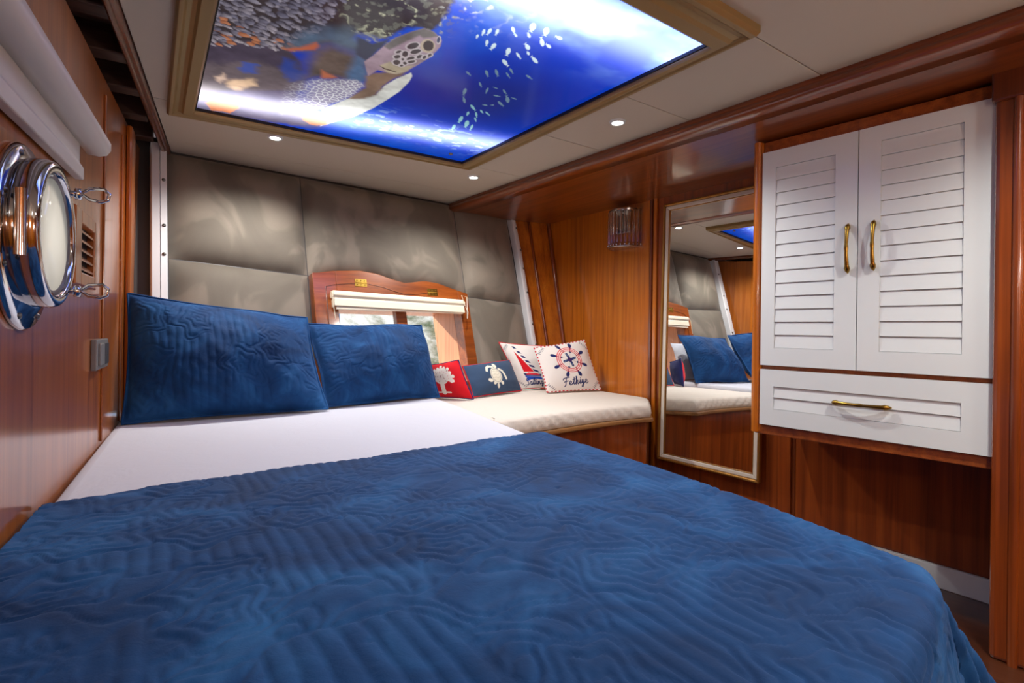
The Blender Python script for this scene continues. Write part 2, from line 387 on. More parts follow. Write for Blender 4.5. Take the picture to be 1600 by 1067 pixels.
# ================================================================== upholstered headboard
hb = thing('upholstered_headboard', H(1.1, -1.3), 'grey suede padded headboard panels covering the bulkhead behind the bed', 'headboard')
WTOP = [(.655, -.585), (.70, -.592), (.80, -.572), (.953, -.556), (1.06, -.568), (1.15, -.595), (1.225, -.612), (1.29, -.603), (1.358, -.590), (1.45, -.598), (1.56, -.628), (1.69, -.662)]
def wtop(s): return np.interp(s, [p[0] for p in WTOP], [p[1] for p in WTOP])
def pad(s0, s1, tb_, tt, seed, n=40):
    u = np.linspace(0, 1, n)[:, None]*np.ones((1, n)); v = np.linspace(0, 1, n)[None, :]*np.ones((n, 1))
    S = s0+(s1-s0)*u; B = tb_(S); T = tt(S); Tt = B+(T-B)*v
    eu = np.minimum(u, 1-u)*(s1-s0); ev = np.minimum(v, 1-v)*np.abs(T-B)
    h = .064*(1-np.exp(-eu/.04))*(1-np.exp(-ev/.04))*(.82+.18*np.sin(math.pi*u)*np.sin(math.pi*v))
    h = h+.006*(fbm(S*5, Tt*5, seed)-.5)*sst(0, .05, np.minimum(eu, ev))+.002*np.sin(S*60+8*fbm(S*4, Tt*4, seed+3))*np.exp(-ev/.03)*sst(0, .02, ev)
    O = np.array(hO); P = O+S[..., None]*np.array(uX)+Tt[..., None]*np.array(hV)+h[..., None]*np.array(hN)
    m = MB().grid(P); return m.build('padded_panel', 'suede', hb)
c = lambda k: (lambda S: np.full_like(S, k))
rowL = lambda S: -.555-.055*(S-.05); rowR = lambda S: -.655-.075*(S-1.68)
top = lambda S: -.012+0*S
pad(.062, .684, rowL, top, 1); pad(.062, .684, c(-1.245), lambda S: rowL(S)-.004, 2)
pad(.688, 1.690, wtop, top, 3, 56); pad(1.694, 2.150, rowR, top, 4); pad(1.668, 2.150, c(-1.275), lambda S: rowR(S)-.004, 5)

# white cover strips with screws at both ends of the headboard
def cover(s0, s1, s2, tops, bot, lab, screws):
    t = thing('cover_strip', H(s1, bot), lab, 'trim strip')
    m = MB(); rings = []
    for tt, ds in tops:
        rings.append([H(a+ds, tt, d) for a, d in ((s0, -.0), (s0, .05), (s0+.004, .056), (s1-.002, .058), (s1, .050), (s1+.002, .058), (s2-.004, .056), (s2, .05), (s2, 0))])
    m.loft(rings, smooth=False); m.build('strip_body', 'plastic', t)
    for tt in screws:
        ds = np.interp(-tt, [-q[0] for q in tops], [q[1] for q in tops])
        m = MB().lathe([(0, .064), (.005, .0635), (.0075, .061), (.008, .055)], lambda u, v, d: H((s1+s2)/2+ds+u, tt+v, d), 14); m.build('screw', 'steel', t)
cover(-.005, .030, .058, [(.0, .0), (-.6, -.006), (-1.24, -.012)], -1.24, 'white screwed cover strip at the porthole end of the grey headboard', (-.19, -.42, -.56, -.8, -1.0))
cover(2.160, 2.176, 2.196, [(.0, -.008), (-.32, .0), (-.70, -.006), (-1.24, -.012)], -1.24, 'narrow white screwed cover strip beside the sconce end of the headboard', (-.13, -.30, -.44, -.62, -.85, -1.0))

# ================================================================== window behind the pillows
wn = thing('window_1', H(1.17, -1.3), kind='structure')
out = [(s, wtop(s)-.004) for s in np.linspace(.690, 1.664, 34)]
# face board of the window: outline with arched top and a cut-out, made as four pieces round the opening
o0, o1, ob, ot = .815, 1.590, -1.22, -.715
left = [(s, t) for s, t in out if s <= o0+.001]; mid = [(s, t) for s, t in out if o0-.02 <= s <= o1+.02]; right = [(s, t) for s, t in out if s >= o1-.001]
tl = wtop(o0)-.004; tr = wtop(o1)-.004
MB().prism([(.690, -1.32)]+[(o0, -1.32), (o0, tl)]+left[::-1], H, -.02, .060).build('frame_stile', 'frame', wn, bevel=.003)
MB().prism([(o1, -1.32), (1.664, -1.32)]+right[::-1]+[(o1, tr)], H, -.02, .060).build('frame_stile', 'frame', wn, bevel=.003)
midp = [(o0, tl)]+[(s, t) for s, t in mid if o0 < s < o1]+[(o1, tr)]
MB().prism([(o0, ot), (o1, ot)]+midp[::-1], H, -.02, .060).build('frame_head', 'frame', wn, bevel=.003)
MB().fbox(H, o0, o1, -1.32, ob, -.02, .060).build('frame_sill', 'frame', wn, bevel=.003)
MB().fbox(H, 1.155, 1.222, ob, ot, .0, .045).build('mullion', 'frame', wn, bevel=.003)
# sash joint line and hinges
for q in ([(.755, -1.3), (.755, -.668), (.80, -.656), (.88, -.645), (.953, -.640)], [(1.0, -.640), (1.08, -.652), (1.15, -.672), (1.225, -.690), (1.30, -.682), (1.38, -.670)]):
    MB().tube([H(a, b, .0605) for a, b in q], .0022, 6).build('sash_joint', 'dark', wn)
for s_, t_ in ((.953, -.635), (1.405, -.664)):
    hg = MB().fbox(H, s_-.035, s_+.035, t_+.002, t_+.022, .058, .063).build('hinge', 'brass_b', wn, bevel=.001)
    MB().fbox(H, s_-.035, s_+.035, t_-.022, t_-.002, .058, .063).build('hinge', 'brass_b', wn, bevel=.001)
    MB().tube([H(s_-.035, t_, .063), H(s_+.035, t_, .063)], .004, 8).build('hinge_pin', 'brass_b', hg)
    for dx in (-.022, 0, .022):
        for dt in (-.012, .012):
            MB().lathe([(0, .0655), (.003, .065), (.0035, .062)], lambda u, v, d: H(s_+dx+u, t_+dt+v, d), 8).build('hinge_screw', 'brass', hg)
# deep reveal and outer panes
RD = -.27
MB().fbox(H, o1, o1+.02, ob, ot, RD, -.02).build('reveal_side', 'reveal', wn)
MB().fbox(H, o0-.02, o0, ob, ot, RD, -.02).build('reveal_side', 'reveal', wn)
MB().fbox(H, o0-.02, o1+.02, ot, ot+.02, RD, -.02).build('reveal_head', 'reveal', wn)
MB().fbox(H, o0-.02, o1+.02, ob-.02, ob, RD, -.02).build('reveal_sill', 'reveal', wn)
for a0, a1 in ((o0, o1),):
    MB().fbox(H, a0, a1, ob, ot, RD+.010, RD+.016).build('pane', 'glass', wn)

# outside: hillside and quay
n = 60
gx = np.linspace(-9, 22, n)[:, None]*np.ones((1, n)); gy = 9+16*np.linspace(0, 1, n)[None, :]*np.ones((n, 1))
gz = -1.6+(gy-9)*.42+1.6*(fbm(gx*.3, gy*.3, 5, 4)-.4)
MT['hill'] = None
k = N('pale_rocky_hillside'); nz = k.noise(k.coord(), 1.1, 6, .7)
k.l(k.ramp(nz, [(.36, L(50, 64, 34)), (.46, L(120, 118, 104)), (.6, L(176, 172, 164))]), k.b.inputs['Base Color']); k.set(Roughness=.9); MT['hill'] = k.m
tag(MB().grid(np.stack([gx, gy, gz], -1)).build('exterior_hillside', 'hill'), 'pale rocky hillside seen through the window behind the pillows', 'hillside')
qb = thing('exterior_building', (2.0, 7.4, -1.6), 'grey blue flat building seen through the left pane of the window', 'building')
MB().box(-.5, 2.02, 6.8, 8.2, -1.58, .55).build('building_wall', plain('blue_grey_render', (120, 140, 165), .8), qb)
MB().box(-.6, 2.12, 6.7, 8.3, .55, .68).build('roof_slab', plain('pale_concrete', (190, 196, 205), .8), qb, bevel=.02)
for i in range(3):
    MB().box(-.3+i*.7, .1+i*.7, 6.77, 6.82, -.35, .2).build('building_window', 'grey_d', qb)
MB().box(-9, 24, 4.4, 9.2, -2.2, -1.6).build('ground', plain('pale_quay', (185, 180, 170), .9), kind='structure')

# roller blind rolled up over that window
rb = thing('roller_blind', H(1.19, -.79), 'cream roller blind rolled up above the window behind the pillows', 'blind')
pr = [(.062, -.695), (.098, -.700), (.108, -.712), (.108, -.728), (.098, -.740), (.100, -.748), (.100, -.785), (.062, -.785)]
m = MB().loft([[H(s, t-(s-.78)*.018, d) for d, t in pr] for s in (.778, 1.2, 1.595)], smooth=False); m.build('cassette', 'cream', rb, bevel=.003)
m = MB().tube([H(s, -.722-(s-.78)*.018, .085) for s in (.772, 1.2, 1.604)], .019, 14); m.build('end_cap_tube', 'cream', rb)
MB().fbox(H, .79, 1.585, -.802, -.786, .078, .092).build('bottom_rail', 'cream', rb, bevel=.002)
MB().tube([H(.775, -.715, .108), H(.768, -.74, .112), H(.770, -.80, .110), H(.774, -.86, .108)], .0018, 6).build('pull_cord', 'cream', rb)
MB().tube([H(1.60, -.765, .108), H(1.612, -.80, .112), H(1.600, -.84, .11), H(1.62, -.70, .11), H(1.58, -.69, .112), H(1.60, -.76, .108)], .0018, 6).build('pull_cord', 'cream', rb)

# ================================================================== lit ceiling picture
ART = [
('reef',(69,1346,546,1003,643,1245,637,1341,584,1360,544,1448,479,1475,462,1537,378,1632,304,1708,156,1934,95,1796),(62,52,58),10),
('gully',(89,1808,310,1648,385,1742,447,1943,118,2185),(84,72,92),12),
('sand',(105,1971,269,1826,405,1830,458,2065,589,2113,584,2282,395,2337,132,2437),(120,105,110),14),
('cream',(167,2021,192,1970,205,2026,186,2063),(235,200,180),4),
('cream',(218,2005,280,1960,293,2008,246,2078,208,2058),(245,205,170),5),
('orange',(166,2280,191,2234,207,2183,239,2186,269,2157,286,2192,279,2253,255,2330,221,2325,191,2348),(225,130,80),4),
('bluepool',(228,1857,276,1846,283,1914,247,1930),(25,90,210),4),
('bluepool',(330,1749,385,1742,419,1875,391,1907,348,1845),(30,80,190),6),
('shelltop',(328,1639,356,1558,397,1491,451,1474,485,1494,530,1540,550,1621,504,1593,431,1588,394,1648,337,1681),(92,112,138),14),
('shell',(337,1681,392,1641,429,1581,504,1593,550,1621,584,1712,561,1770,504,1796,417,1866,398,1662),(112,98,92),14),
('shoulder',(536,1768,514,1648,510,1589,539,1611,574,1679,594,1746,586,1796),(88,120,160),8),
('flash',(329,1695,361,1655,398,1596,405,1607,400,1643,346,1695),(205,110,80),5),
('flash',(455,1757,501,1783,471,1820),(205,120,90),5),
('neckshade',(504,1593,485,1494,532,1506,560,1447,563,1500,556,1572,550,1621),(60,66,92),8),
('flipper',(370,1954,414,1889,504,1796,557,1758,606,1781,596,1880,576,1956,535,2078,489,2126,421,2218),(168,160,186),6),
('plastron',(659,1741,673,1667,695,1601,708,1621,716,1667,718,1755,709,1833,692,1949,658,2071,606,2185,577,2254,573,2134,535,2078,576,1956,599,1889,659,1833),(238,238,232),3),
('throat',(582,1713,593,1675,630,1643,682,1600,679,1642,656,1711,656,1744,666,1828,641,1883,591,1920,596,1880,612,1798),(146,120,104),6),
('head',(547,1623,556,1572,563,1500,574,1436,598,1382,621,1343,650,1344,672,1358,688,1369,700,1400,702,1432,702,1483,691,1546,679,1602,661,1640,631,1647,600,1650,589,1708,567,1665),(178,152,168),3),
('jaw',(595,1616,612,1576,654,1582,682,1552,679,1602,661,1640,631,1647),(202,186,160),6),
('crown',(563,1500,574,1436,598,1382,621,1343,650,1344,672,1358,639,1390,625,1384,604,1446,585,1509),(120,112,112),6),
('scale',(644,1429,646,1437,646,1446,644,1456,639,1465,632,1469,626,1470,622,1466,619,1458,620,1448,622,1438,627,1430,633,1425,639,1425),(78,66,74),1.2),
('scale',(663,1456,665,1462,664,1470,661,1479,657,1486,651,1490,646,1491,642,1487,640,1481,641,1473,644,1464,649,1458,654,1453,659,1453),(78,66,74),1.2),
('scale',(640,1498,642,1505,643,1513,641,1518,638,1521,633,1520,628,1516,625,1509,622,1501,622,1494,624,1489,627,1486,632,1487,636,1491),(78,66,74),1.2),
('scale',(626,1524,628,1530,628,1536,626,1541,623,1545,619,1547,615,1545,612,1542,610,1536,611,1531,613,1525,616,1521,620,1520,623,1521),(78,66,74),1.2),
('scale',(617,1494,618,1498,617,1503,616,1508,614,1512,611,1514,608,1515,606,1513,605,1509,605,1504,606,1500,609,1495,612,1493,614,1492),(78,66,74),1.2),
('scale',(641,1561,643,1569,642,1576,639,1581,635,1583,630,1582,625,1578,621,1571,620,1564,621,1557,624,1552,628,1550,633,1551,638,1555),(78,66,74),1.2),
('scale',(664,1505,666,1510,665,1516,663,1523,660,1529,655,1533,652,1534,649,1532,647,1527,648,1520,650,1513,653,1507,658,1503,661,1502),(78,66,74),1.2),
('scale',(675,1523,676,1527,676,1533,673,1540,669,1546,665,1550,661,1551,659,1549,658,1544,658,1538,661,1531,665,1525,669,1522,673,1521),(78,66,74),1.2),
('scale',(679,1481,681,1485,682,1491,681,1497,679,1502,676,1505,673,1505,670,1503,668,1498,667,1492,668,1486,670,1481,673,1479,676,1478),(78,66,74),1.2),
('scale',(691,1476,693,1479,694,1484,694,1489,693,1494,691,1497,689,1498,686,1496,685,1493,683,1488,683,1483,684,1478,686,1475,688,1474),(78,66,74),1.2),
('scale',(643,1534,644,1538,644,1541,643,1543,641,1545,639,1544,637,1543,635,1540,634,1537,634,1534,635,1531,637,1530,639,1530,641,1532),(78,66,74),1.2),
('scale',(661,1557,661,1560,660,1563,658,1565,655,1565,651,1563,649,1559,647,1555,647,1552,648,1549,651,1547,654,1548,657,1549,660,1553),(78,66,74),1.2),
('scale',(656,1573,657,1576,657,1579,655,1582,653,1584,651,1584,648,1583,647,1580,646,1577,646,1574,648,1571,650,1569,652,1569,655,1570),(78,66,74),1.2),
('scale',(697,1455,699,1458,701,1462,701,1467,700,1472,699,1476,697,1477,695,1476,693,1473,692,1469,691,1464,692,1459,693,1455,695,1454),(78,66,74),1.2),
('eye',(687,1408,692,1425,693,1441,689,1453,681,1459,670,1458,659,1449,650,1435,645,1418,644,1403,648,1391,656,1385,667,1387,677,1395),(205,185,165),2),
('eye',(682,1410,687,1422,688,1434,685,1443,679,1447,671,1446,663,1439,656,1428,652,1416,652,1404,654,1396,660,1392,668,1393,676,1399),(70,56,60),2),
('beak',(687,1371,690,1381,691,1389,690,1394,687,1395,683,1391,678,1384,674,1375,671,1366,670,1358,671,1353,673,1352,678,1355,682,1362),(215,205,210),1.5),
('beak',(684,1372,686,1379,687,1385,687,1389,685,1390,682,1387,678,1382,675,1375,673,1368,672,1362,673,1358,674,1358,677,1360,681,1365),(70,74,110),1.5),
('mouth',(592,1617,614,1623,655,1624,655,1630,613,1631),(90,74,74),1.2),
('orange',(474,2137,513,2115,554,2134,587,2168,594,2210,568,2260,530,2257,492,2195),(228,140,100),5),
('fish',(853,1144,862,1149,870,1160,872,1172,869,1178,878,1185,869,1183,861,1184,865,1178,857,1172,849,1159,849,1148),(215,235,245),1.5),
('fish',(886,1209,883,1210,876,1207,870,1200,868,1195,863,1196,865,1192,866,1187,868,1193,872,1193,879,1197,885,1203),(215,235,245),1.5),
('fish',(894,1139,903,1143,912,1154,915,1165,913,1171,922,1177,913,1176,906,1178,909,1172,901,1166,892,1155,891,1144),(215,235,245),1.5),
('fish',(945,1224,938,1223,926,1214,917,1202,914,1194,906,1191,910,1188,912,1182,915,1191,922,1194,934,1203,943,1215),(215,235,245),1.5),
('fish',(969,1216,967,1220,960,1220,951,1215,947,1210,944,1213,943,1208,941,1201,946,1207,949,1205,956,1205,964,1210),(215,235,245),1.5),
('fish',(966,1161,965,1166,959,1168,950,1165,944,1161,942,1166,940,1160,936,1154,943,1158,945,1155,952,1153,961,1156),(215,235,245),1.5),
('fish',(923,1262,919,1265,910,1262,901,1253,897,1246,891,1248,893,1242,892,1234,897,1242,901,1241,911,1244,920,1253),(215,235,245),1.5),
('fish',(992,1310,987,1313,976,1310,962,1300,956,1293,950,1295,951,1288,948,1280,955,1289,961,1288,973,1292,986,1302),(215,235,245),1.5),
('fish',(941,1286,939,1288,933,1286,927,1280,925,1275,922,1276,923,1272,923,1267,925,1273,928,1272,934,1275,939,1281),(215,235,245),1.5),
('fish',(772,1234,777,1239,781,1250,781,1260,779,1264,784,1271,779,1268,774,1268,777,1263,773,1257,769,1246,769,1237),(215,235,245),1.5),
('fish',(759,1248,763,1252,768,1261,770,1271,768,1275,773,1281,769,1279,765,1280,766,1275,763,1270,758,1260,757,1251),(215,235,245),1.5),
('fish',(789,1225,794,1229,799,1238,800,1248,799,1252,804,1258,799,1256,795,1257,797,1252,793,1247,788,1237,787,1229),(215,235,245),1.5),
('fish',(758,1281,761,1284,764,1290,765,1296,764,1299,767,1303,764,1302,761,1302,762,1299,759,1296,756,1289,756,1283),(215,235,245),1.5),
('fish',(814,1194,818,1193,826,1198,834,1208,836,1214,842,1214,839,1218,839,1224,836,1216,831,1215,822,1209,815,1200),(215,235,245),1.5),
('fish',(854,1227,852,1229,847,1228,842,1223,839,1220,837,1221,837,1218,837,1213,839,1218,842,1217,847,1218,852,1223),(215,235,245),1.5),
('fish',(793,1289,798,1292,804,1300,807,1310,807,1315,813,1319,808,1319,805,1322,805,1316,801,1312,795,1303,792,1294),(215,235,245),1.5),
('fish',(823,1291,829,1297,834,1310,833,1321,830,1325,836,1333,829,1329,823,1327,827,1323,822,1316,818,1303,819,1293),(215,235,245),1.5),
('fish',(869,1287,877,1292,885,1304,888,1317,887,1324,895,1331,887,1329,881,1331,883,1324,876,1317,868,1304,866,1292),(215,235,245),1.5),
('fish',(900,1297,904,1296,914,1301,924,1309,929,1315,934,1316,933,1319,934,1325,929,1318,924,1317,914,1312,904,1303),(215,235,245),1.5),
('fish',(890,1356,894,1353,905,1356,916,1367,922,1375,928,1373,927,1380,929,1389,923,1379,917,1380,906,1375,894,1365),(215,235,245),1.5),
('fish',(938,1386,942,1386,950,1391,959,1400,963,1406,968,1406,966,1410,967,1415,963,1408,958,1407,949,1401,941,1393),(120,150,175),1.5),
('fish',(883,1443,888,1443,897,1451,906,1463,909,1470,915,1472,912,1476,912,1482,908,1473,903,1471,893,1462,885,1451),(120,150,175),1.5),
('fish',(905,1419,910,1420,920,1428,930,1440,934,1448,941,1450,938,1454,937,1461,933,1451,927,1449,916,1439,908,1427),(120,150,175),1.5),
('fish',(944,1416,948,1416,957,1422,967,1431,972,1436,977,1438,976,1440,977,1445,972,1438,967,1437,957,1431,948,1422),(120,150,175),1.5),
('fish',(1006,1392,1009,1390,1019,1391,1030,1397,1036,1402,1040,1400,1041,1404,1044,1410,1037,1404,1033,1405,1022,1403,1012,1398),(120,150,175),1.5),
('fish',(836,1489,839,1486,846,1488,854,1494,858,1499,862,1498,862,1502,864,1508,859,1502,855,1503,848,1500,840,1494),(120,150,175),1.5),
('fish',(908,1526,912,1526,920,1532,928,1542,931,1549,936,1550,934,1553,935,1558,931,1551,926,1549,918,1542,911,1532),(120,150,175),1.5),
('fish',(895,1592,902,1599,910,1615,914,1632,914,1639,922,1649,915,1646,909,1648,911,1639,904,1631,896,1614,892,1598),(120,150,175),1.5),
('fish',(953,1700,947,1698,936,1687,927,1671,923,1662,916,1658,920,1655,921,1649,924,1659,930,1663,941,1675,950,1691),(120,150,175),1.5),
('fish',(975,1698,980,1697,991,1703,1004,1716,1011,1726,1017,1726,1016,1732,1019,1742,1011,1730,1006,1730,993,1722,981,1709),(150,205,215),1.5),
('fish',(955,1542,960,1548,966,1561,970,1574,970,1580,975,1588,971,1585,968,1586,968,1579,963,1573,957,1559,954,1547),(120,150,175),1.5),
('fish',(1004,1524,1007,1523,1016,1528,1025,1537,1030,1543,1034,1543,1033,1547,1035,1553,1030,1545,1025,1545,1016,1539,1008,1530),(120,150,175),1.5),
('fish',(1080,1603,1073,1602,1060,1591,1049,1574,1045,1564,1036,1561,1040,1557,1042,1548,1046,1561,1053,1563,1067,1575,1077,1591),(120,150,175),1.5),
('fish',(1041,1613,1044,1610,1055,1614,1068,1623,1075,1631,1081,1629,1081,1636,1085,1644,1076,1635,1071,1636,1059,1632,1047,1622),(120,150,175),1.5),
('fish',(1001,1582,1002,1578,1009,1575,1017,1574,1022,1575,1025,1571,1026,1575,1029,1579,1023,1577,1021,1580,1014,1584,1005,1584),(120,150,175),1.5),
('fish',(1088,1560,1087,1563,1080,1564,1072,1563,1067,1560,1064,1563,1064,1559,1061,1555,1066,1558,1069,1556,1076,1555,1084,1557),(120,150,175),1.5),
('fish',(1030,1667,1030,1672,1025,1675,1018,1675,1014,1672,1013,1677,1011,1672,1008,1667,1013,1670,1014,1666,1019,1663,1026,1664),(120,150,175),1.5),
('fish',(1002,1756,1007,1763,1013,1774,1015,1785,1013,1789,1019,1797,1013,1793,1008,1792,1010,1788,1005,1781,1000,1769,999,1759),(150,205,215),1.5),
('fish',(1025,1744,1031,1746,1040,1757,1049,1772,1052,1781,1059,1786,1056,1787,1055,1793,1051,1783,1045,1778,1035,1766,1027,1752),(150,205,215),1.5),
('fish',(1028,1717,1031,1715,1038,1719,1046,1727,1050,1733,1054,1733,1053,1737,1055,1743,1050,1736,1047,1736,1039,1732,1032,1723),(150,205,215),1.5),
('fish',(1053,1720,1056,1718,1064,1721,1075,1729,1080,1735,1085,1734,1085,1739,1088,1746,1081,1738,1077,1738,1068,1735,1058,1726),(150,205,215),1.5),
('fish',(1003,1808,1012,1819,1021,1840,1025,1860,1022,1867,1033,1882,1023,1875,1015,1874,1018,1866,1010,1853,1001,1831,999,1814),(150,205,215),1.5),
('fish',(1043,1833,1053,1844,1065,1866,1069,1887,1067,1896,1079,1910,1068,1904,1059,1904,1062,1894,1053,1882,1042,1859,1038,1840),(150,205,215),1.5),
('fish',(1078,1857,1085,1865,1094,1883,1099,1902,1099,1910,1107,1921,1101,1917,1096,1918,1096,1909,1090,1899,1081,1879,1077,1863),(150,205,215),1.5),
('fish',(1021,1901,1029,1911,1037,1930,1040,1948,1038,1955,1047,1968,1038,1961,1031,1960,1034,1953,1027,1942,1019,1921,1017,1906),(150,205,215),1.5),
('fish',(1047,1791,1051,1791,1059,1799,1067,1810,1071,1818,1076,1820,1074,1823,1074,1828,1070,1820,1066,1817,1057,1809,1050,1797),(150,205,215),1.5),
('fish',(1048,1649,1048,1653,1046,1657,1042,1658,1039,1657,1038,1661,1037,1657,1034,1654,1037,1655,1038,1652,1040,1648,1045,1647),(120,150,175),1.5),
('fish',(987,1530,986,1532,980,1533,973,1532,970,1530,967,1532,967,1529,965,1526,969,1529,971,1527,977,1526,984,1528),(120,150,175),1.5)]

SK = dict(o=[(.048, .80), (1.369, .80), (1.356, 2.352), (.048, 2.447)], i=[(.134, .915), (1.316, .925), (1.281, 2.306), (.136, 2.352)])
lp = thing('ceiling_light_panel', (.7, 1.6, .80), 'backlit ceiling picture of a sea turtle and reef in a khaki moulded frame', 'ceiling light')
fprof = [(0, .842), (0, .822), (.08, .812), (.20, .812), (.28, .820), (.40, .822), (.52, .818), (.60, .810), (.92, .810), (1.0, .818), (1.0, .842)]
for e in range(4):
    a0, a1 = SK['o'][e], SK['o'][(e+1) % 4]; b0, b1 = SK['i'][e], SK['i'][(e+1) % 4]
    r0 = [(a0[0]+(b0[0]-a0[0])*q, a0[1]+(b0[1]-a0[1])*q, z) for q, z in fprof]; r1 = [(a1[0]+(b1[0]-a1[0])*q, a1[1]+(b1[1]-a1[1])*q, z) for q, z in fprof]
    MB().loft([r0, r1], smooth=False).build('frame_rail', 'khaki', lp, bevel=.0015)
    c0 = Vector((.72, 1.63)); ins = lambda p, q: tuple(Vector(p).lerp(c0, q))
    i0, i1, j0, j1 = b0, b1, ins(b0, .008), ins(b1, .008)
    MB().prism([i0, i1, j1, j0], lambda a, b, d: (a, b, d), .822, .834).build('gasket', 'black', lp)
nx, ny = 470, 520
U, Vv = np.meshgrid(np.linspace(0, 1, nx), np.linspace(0, 1, ny), indexing='ij')
I = SK['i']
X = (I[0][0]*(1-U)+I[1][0]*U)*(1-Vv)+(I[3][0]*(1-U)+I[2][0]*U)*Vv; Y = (I[0][1]*(1-U)+I[1][1]*U)*(1-Vv)+(I[3][1]*(1-U)+I[2][1]*U)*Vv
def lin(c): return np.array(L(*c)[:3])
def over(C, a, col): return C*(1-a[..., None])+np.asarray(col)*a[..., None]
C = np.zeros(X.shape+(3,)); nz = fbm(X*3, Y*3, 2, 4); nf = fbm(X*14, Y*14, 9, 3)
C = C+lin((12, 62, 200)); C = over(C, sst(.4, .8, nz)*.8, lin((24, 100, 228)))
C = over(C, np.exp(-(((X-1.02)/.22)**2+((Y-1.62)/.25)**2))*.85, lin((34, 40, 122)))
C = over(C, np.exp(-(((X-.78)/.16)**2+((Y-1.70)/.22)**2))*.6, lin((40, 40, 140)))
C = over(C, sst(.35, .85, fbm(X*5, Y*8, 17, 4))*sst(1.38, 1.05, Y)*.6, lin((150, 190, 250)))
C = over(C, sst(.58, .72, fbm(X*26, Y*44, 31, 3))*np.exp(-((Y-2.05)/.10)**2)*sst(.55, .7, X)*.55, lin((190, 225, 250)))
rnd = np.random.RandomState(4)
def blob(C, cx, cy, rl, rw, ang, col, hi):
    m = (np.abs(X-cx) < rl*1.3) & (np.abs(Y-cy) < rl*1.3)
    if not m.any(): return
    dx = X[m]-cx; dy = Y[m]-cy; a = dx*math.cos(ang)+dy*math.sin(ang); b = -dx*math.sin(ang)+dy*math.cos(ang)
    r = np.hypot(a/rl, b/(rw*(1.15-.5*a/rl))); al = sst(1.0, .7, r)[:, None]; sh = np.clip(.15+.85*(a/rl*.5+.5)-.3*np.abs(b)/rw+.25*b/rw, 0, 1)[:, None]
    C[m] = C[m]*(1-al)+al*(np.asarray(col)*(1-sh)+np.asarray(hi)*sh)
def voro(pts, w):               # light net lines between cells
    d1 = np.full(X.shape, 9.); d2 = np.full(X.shape, 9.)
    for px, py in pts:
        d = np.hypot(X-px, Y-py); d2 = np.minimum(d2, np.maximum(d1, d)); d1 = np.minimum(d1, d)
    return sst(w, w*.35, d2-d1)
first_turtle = True
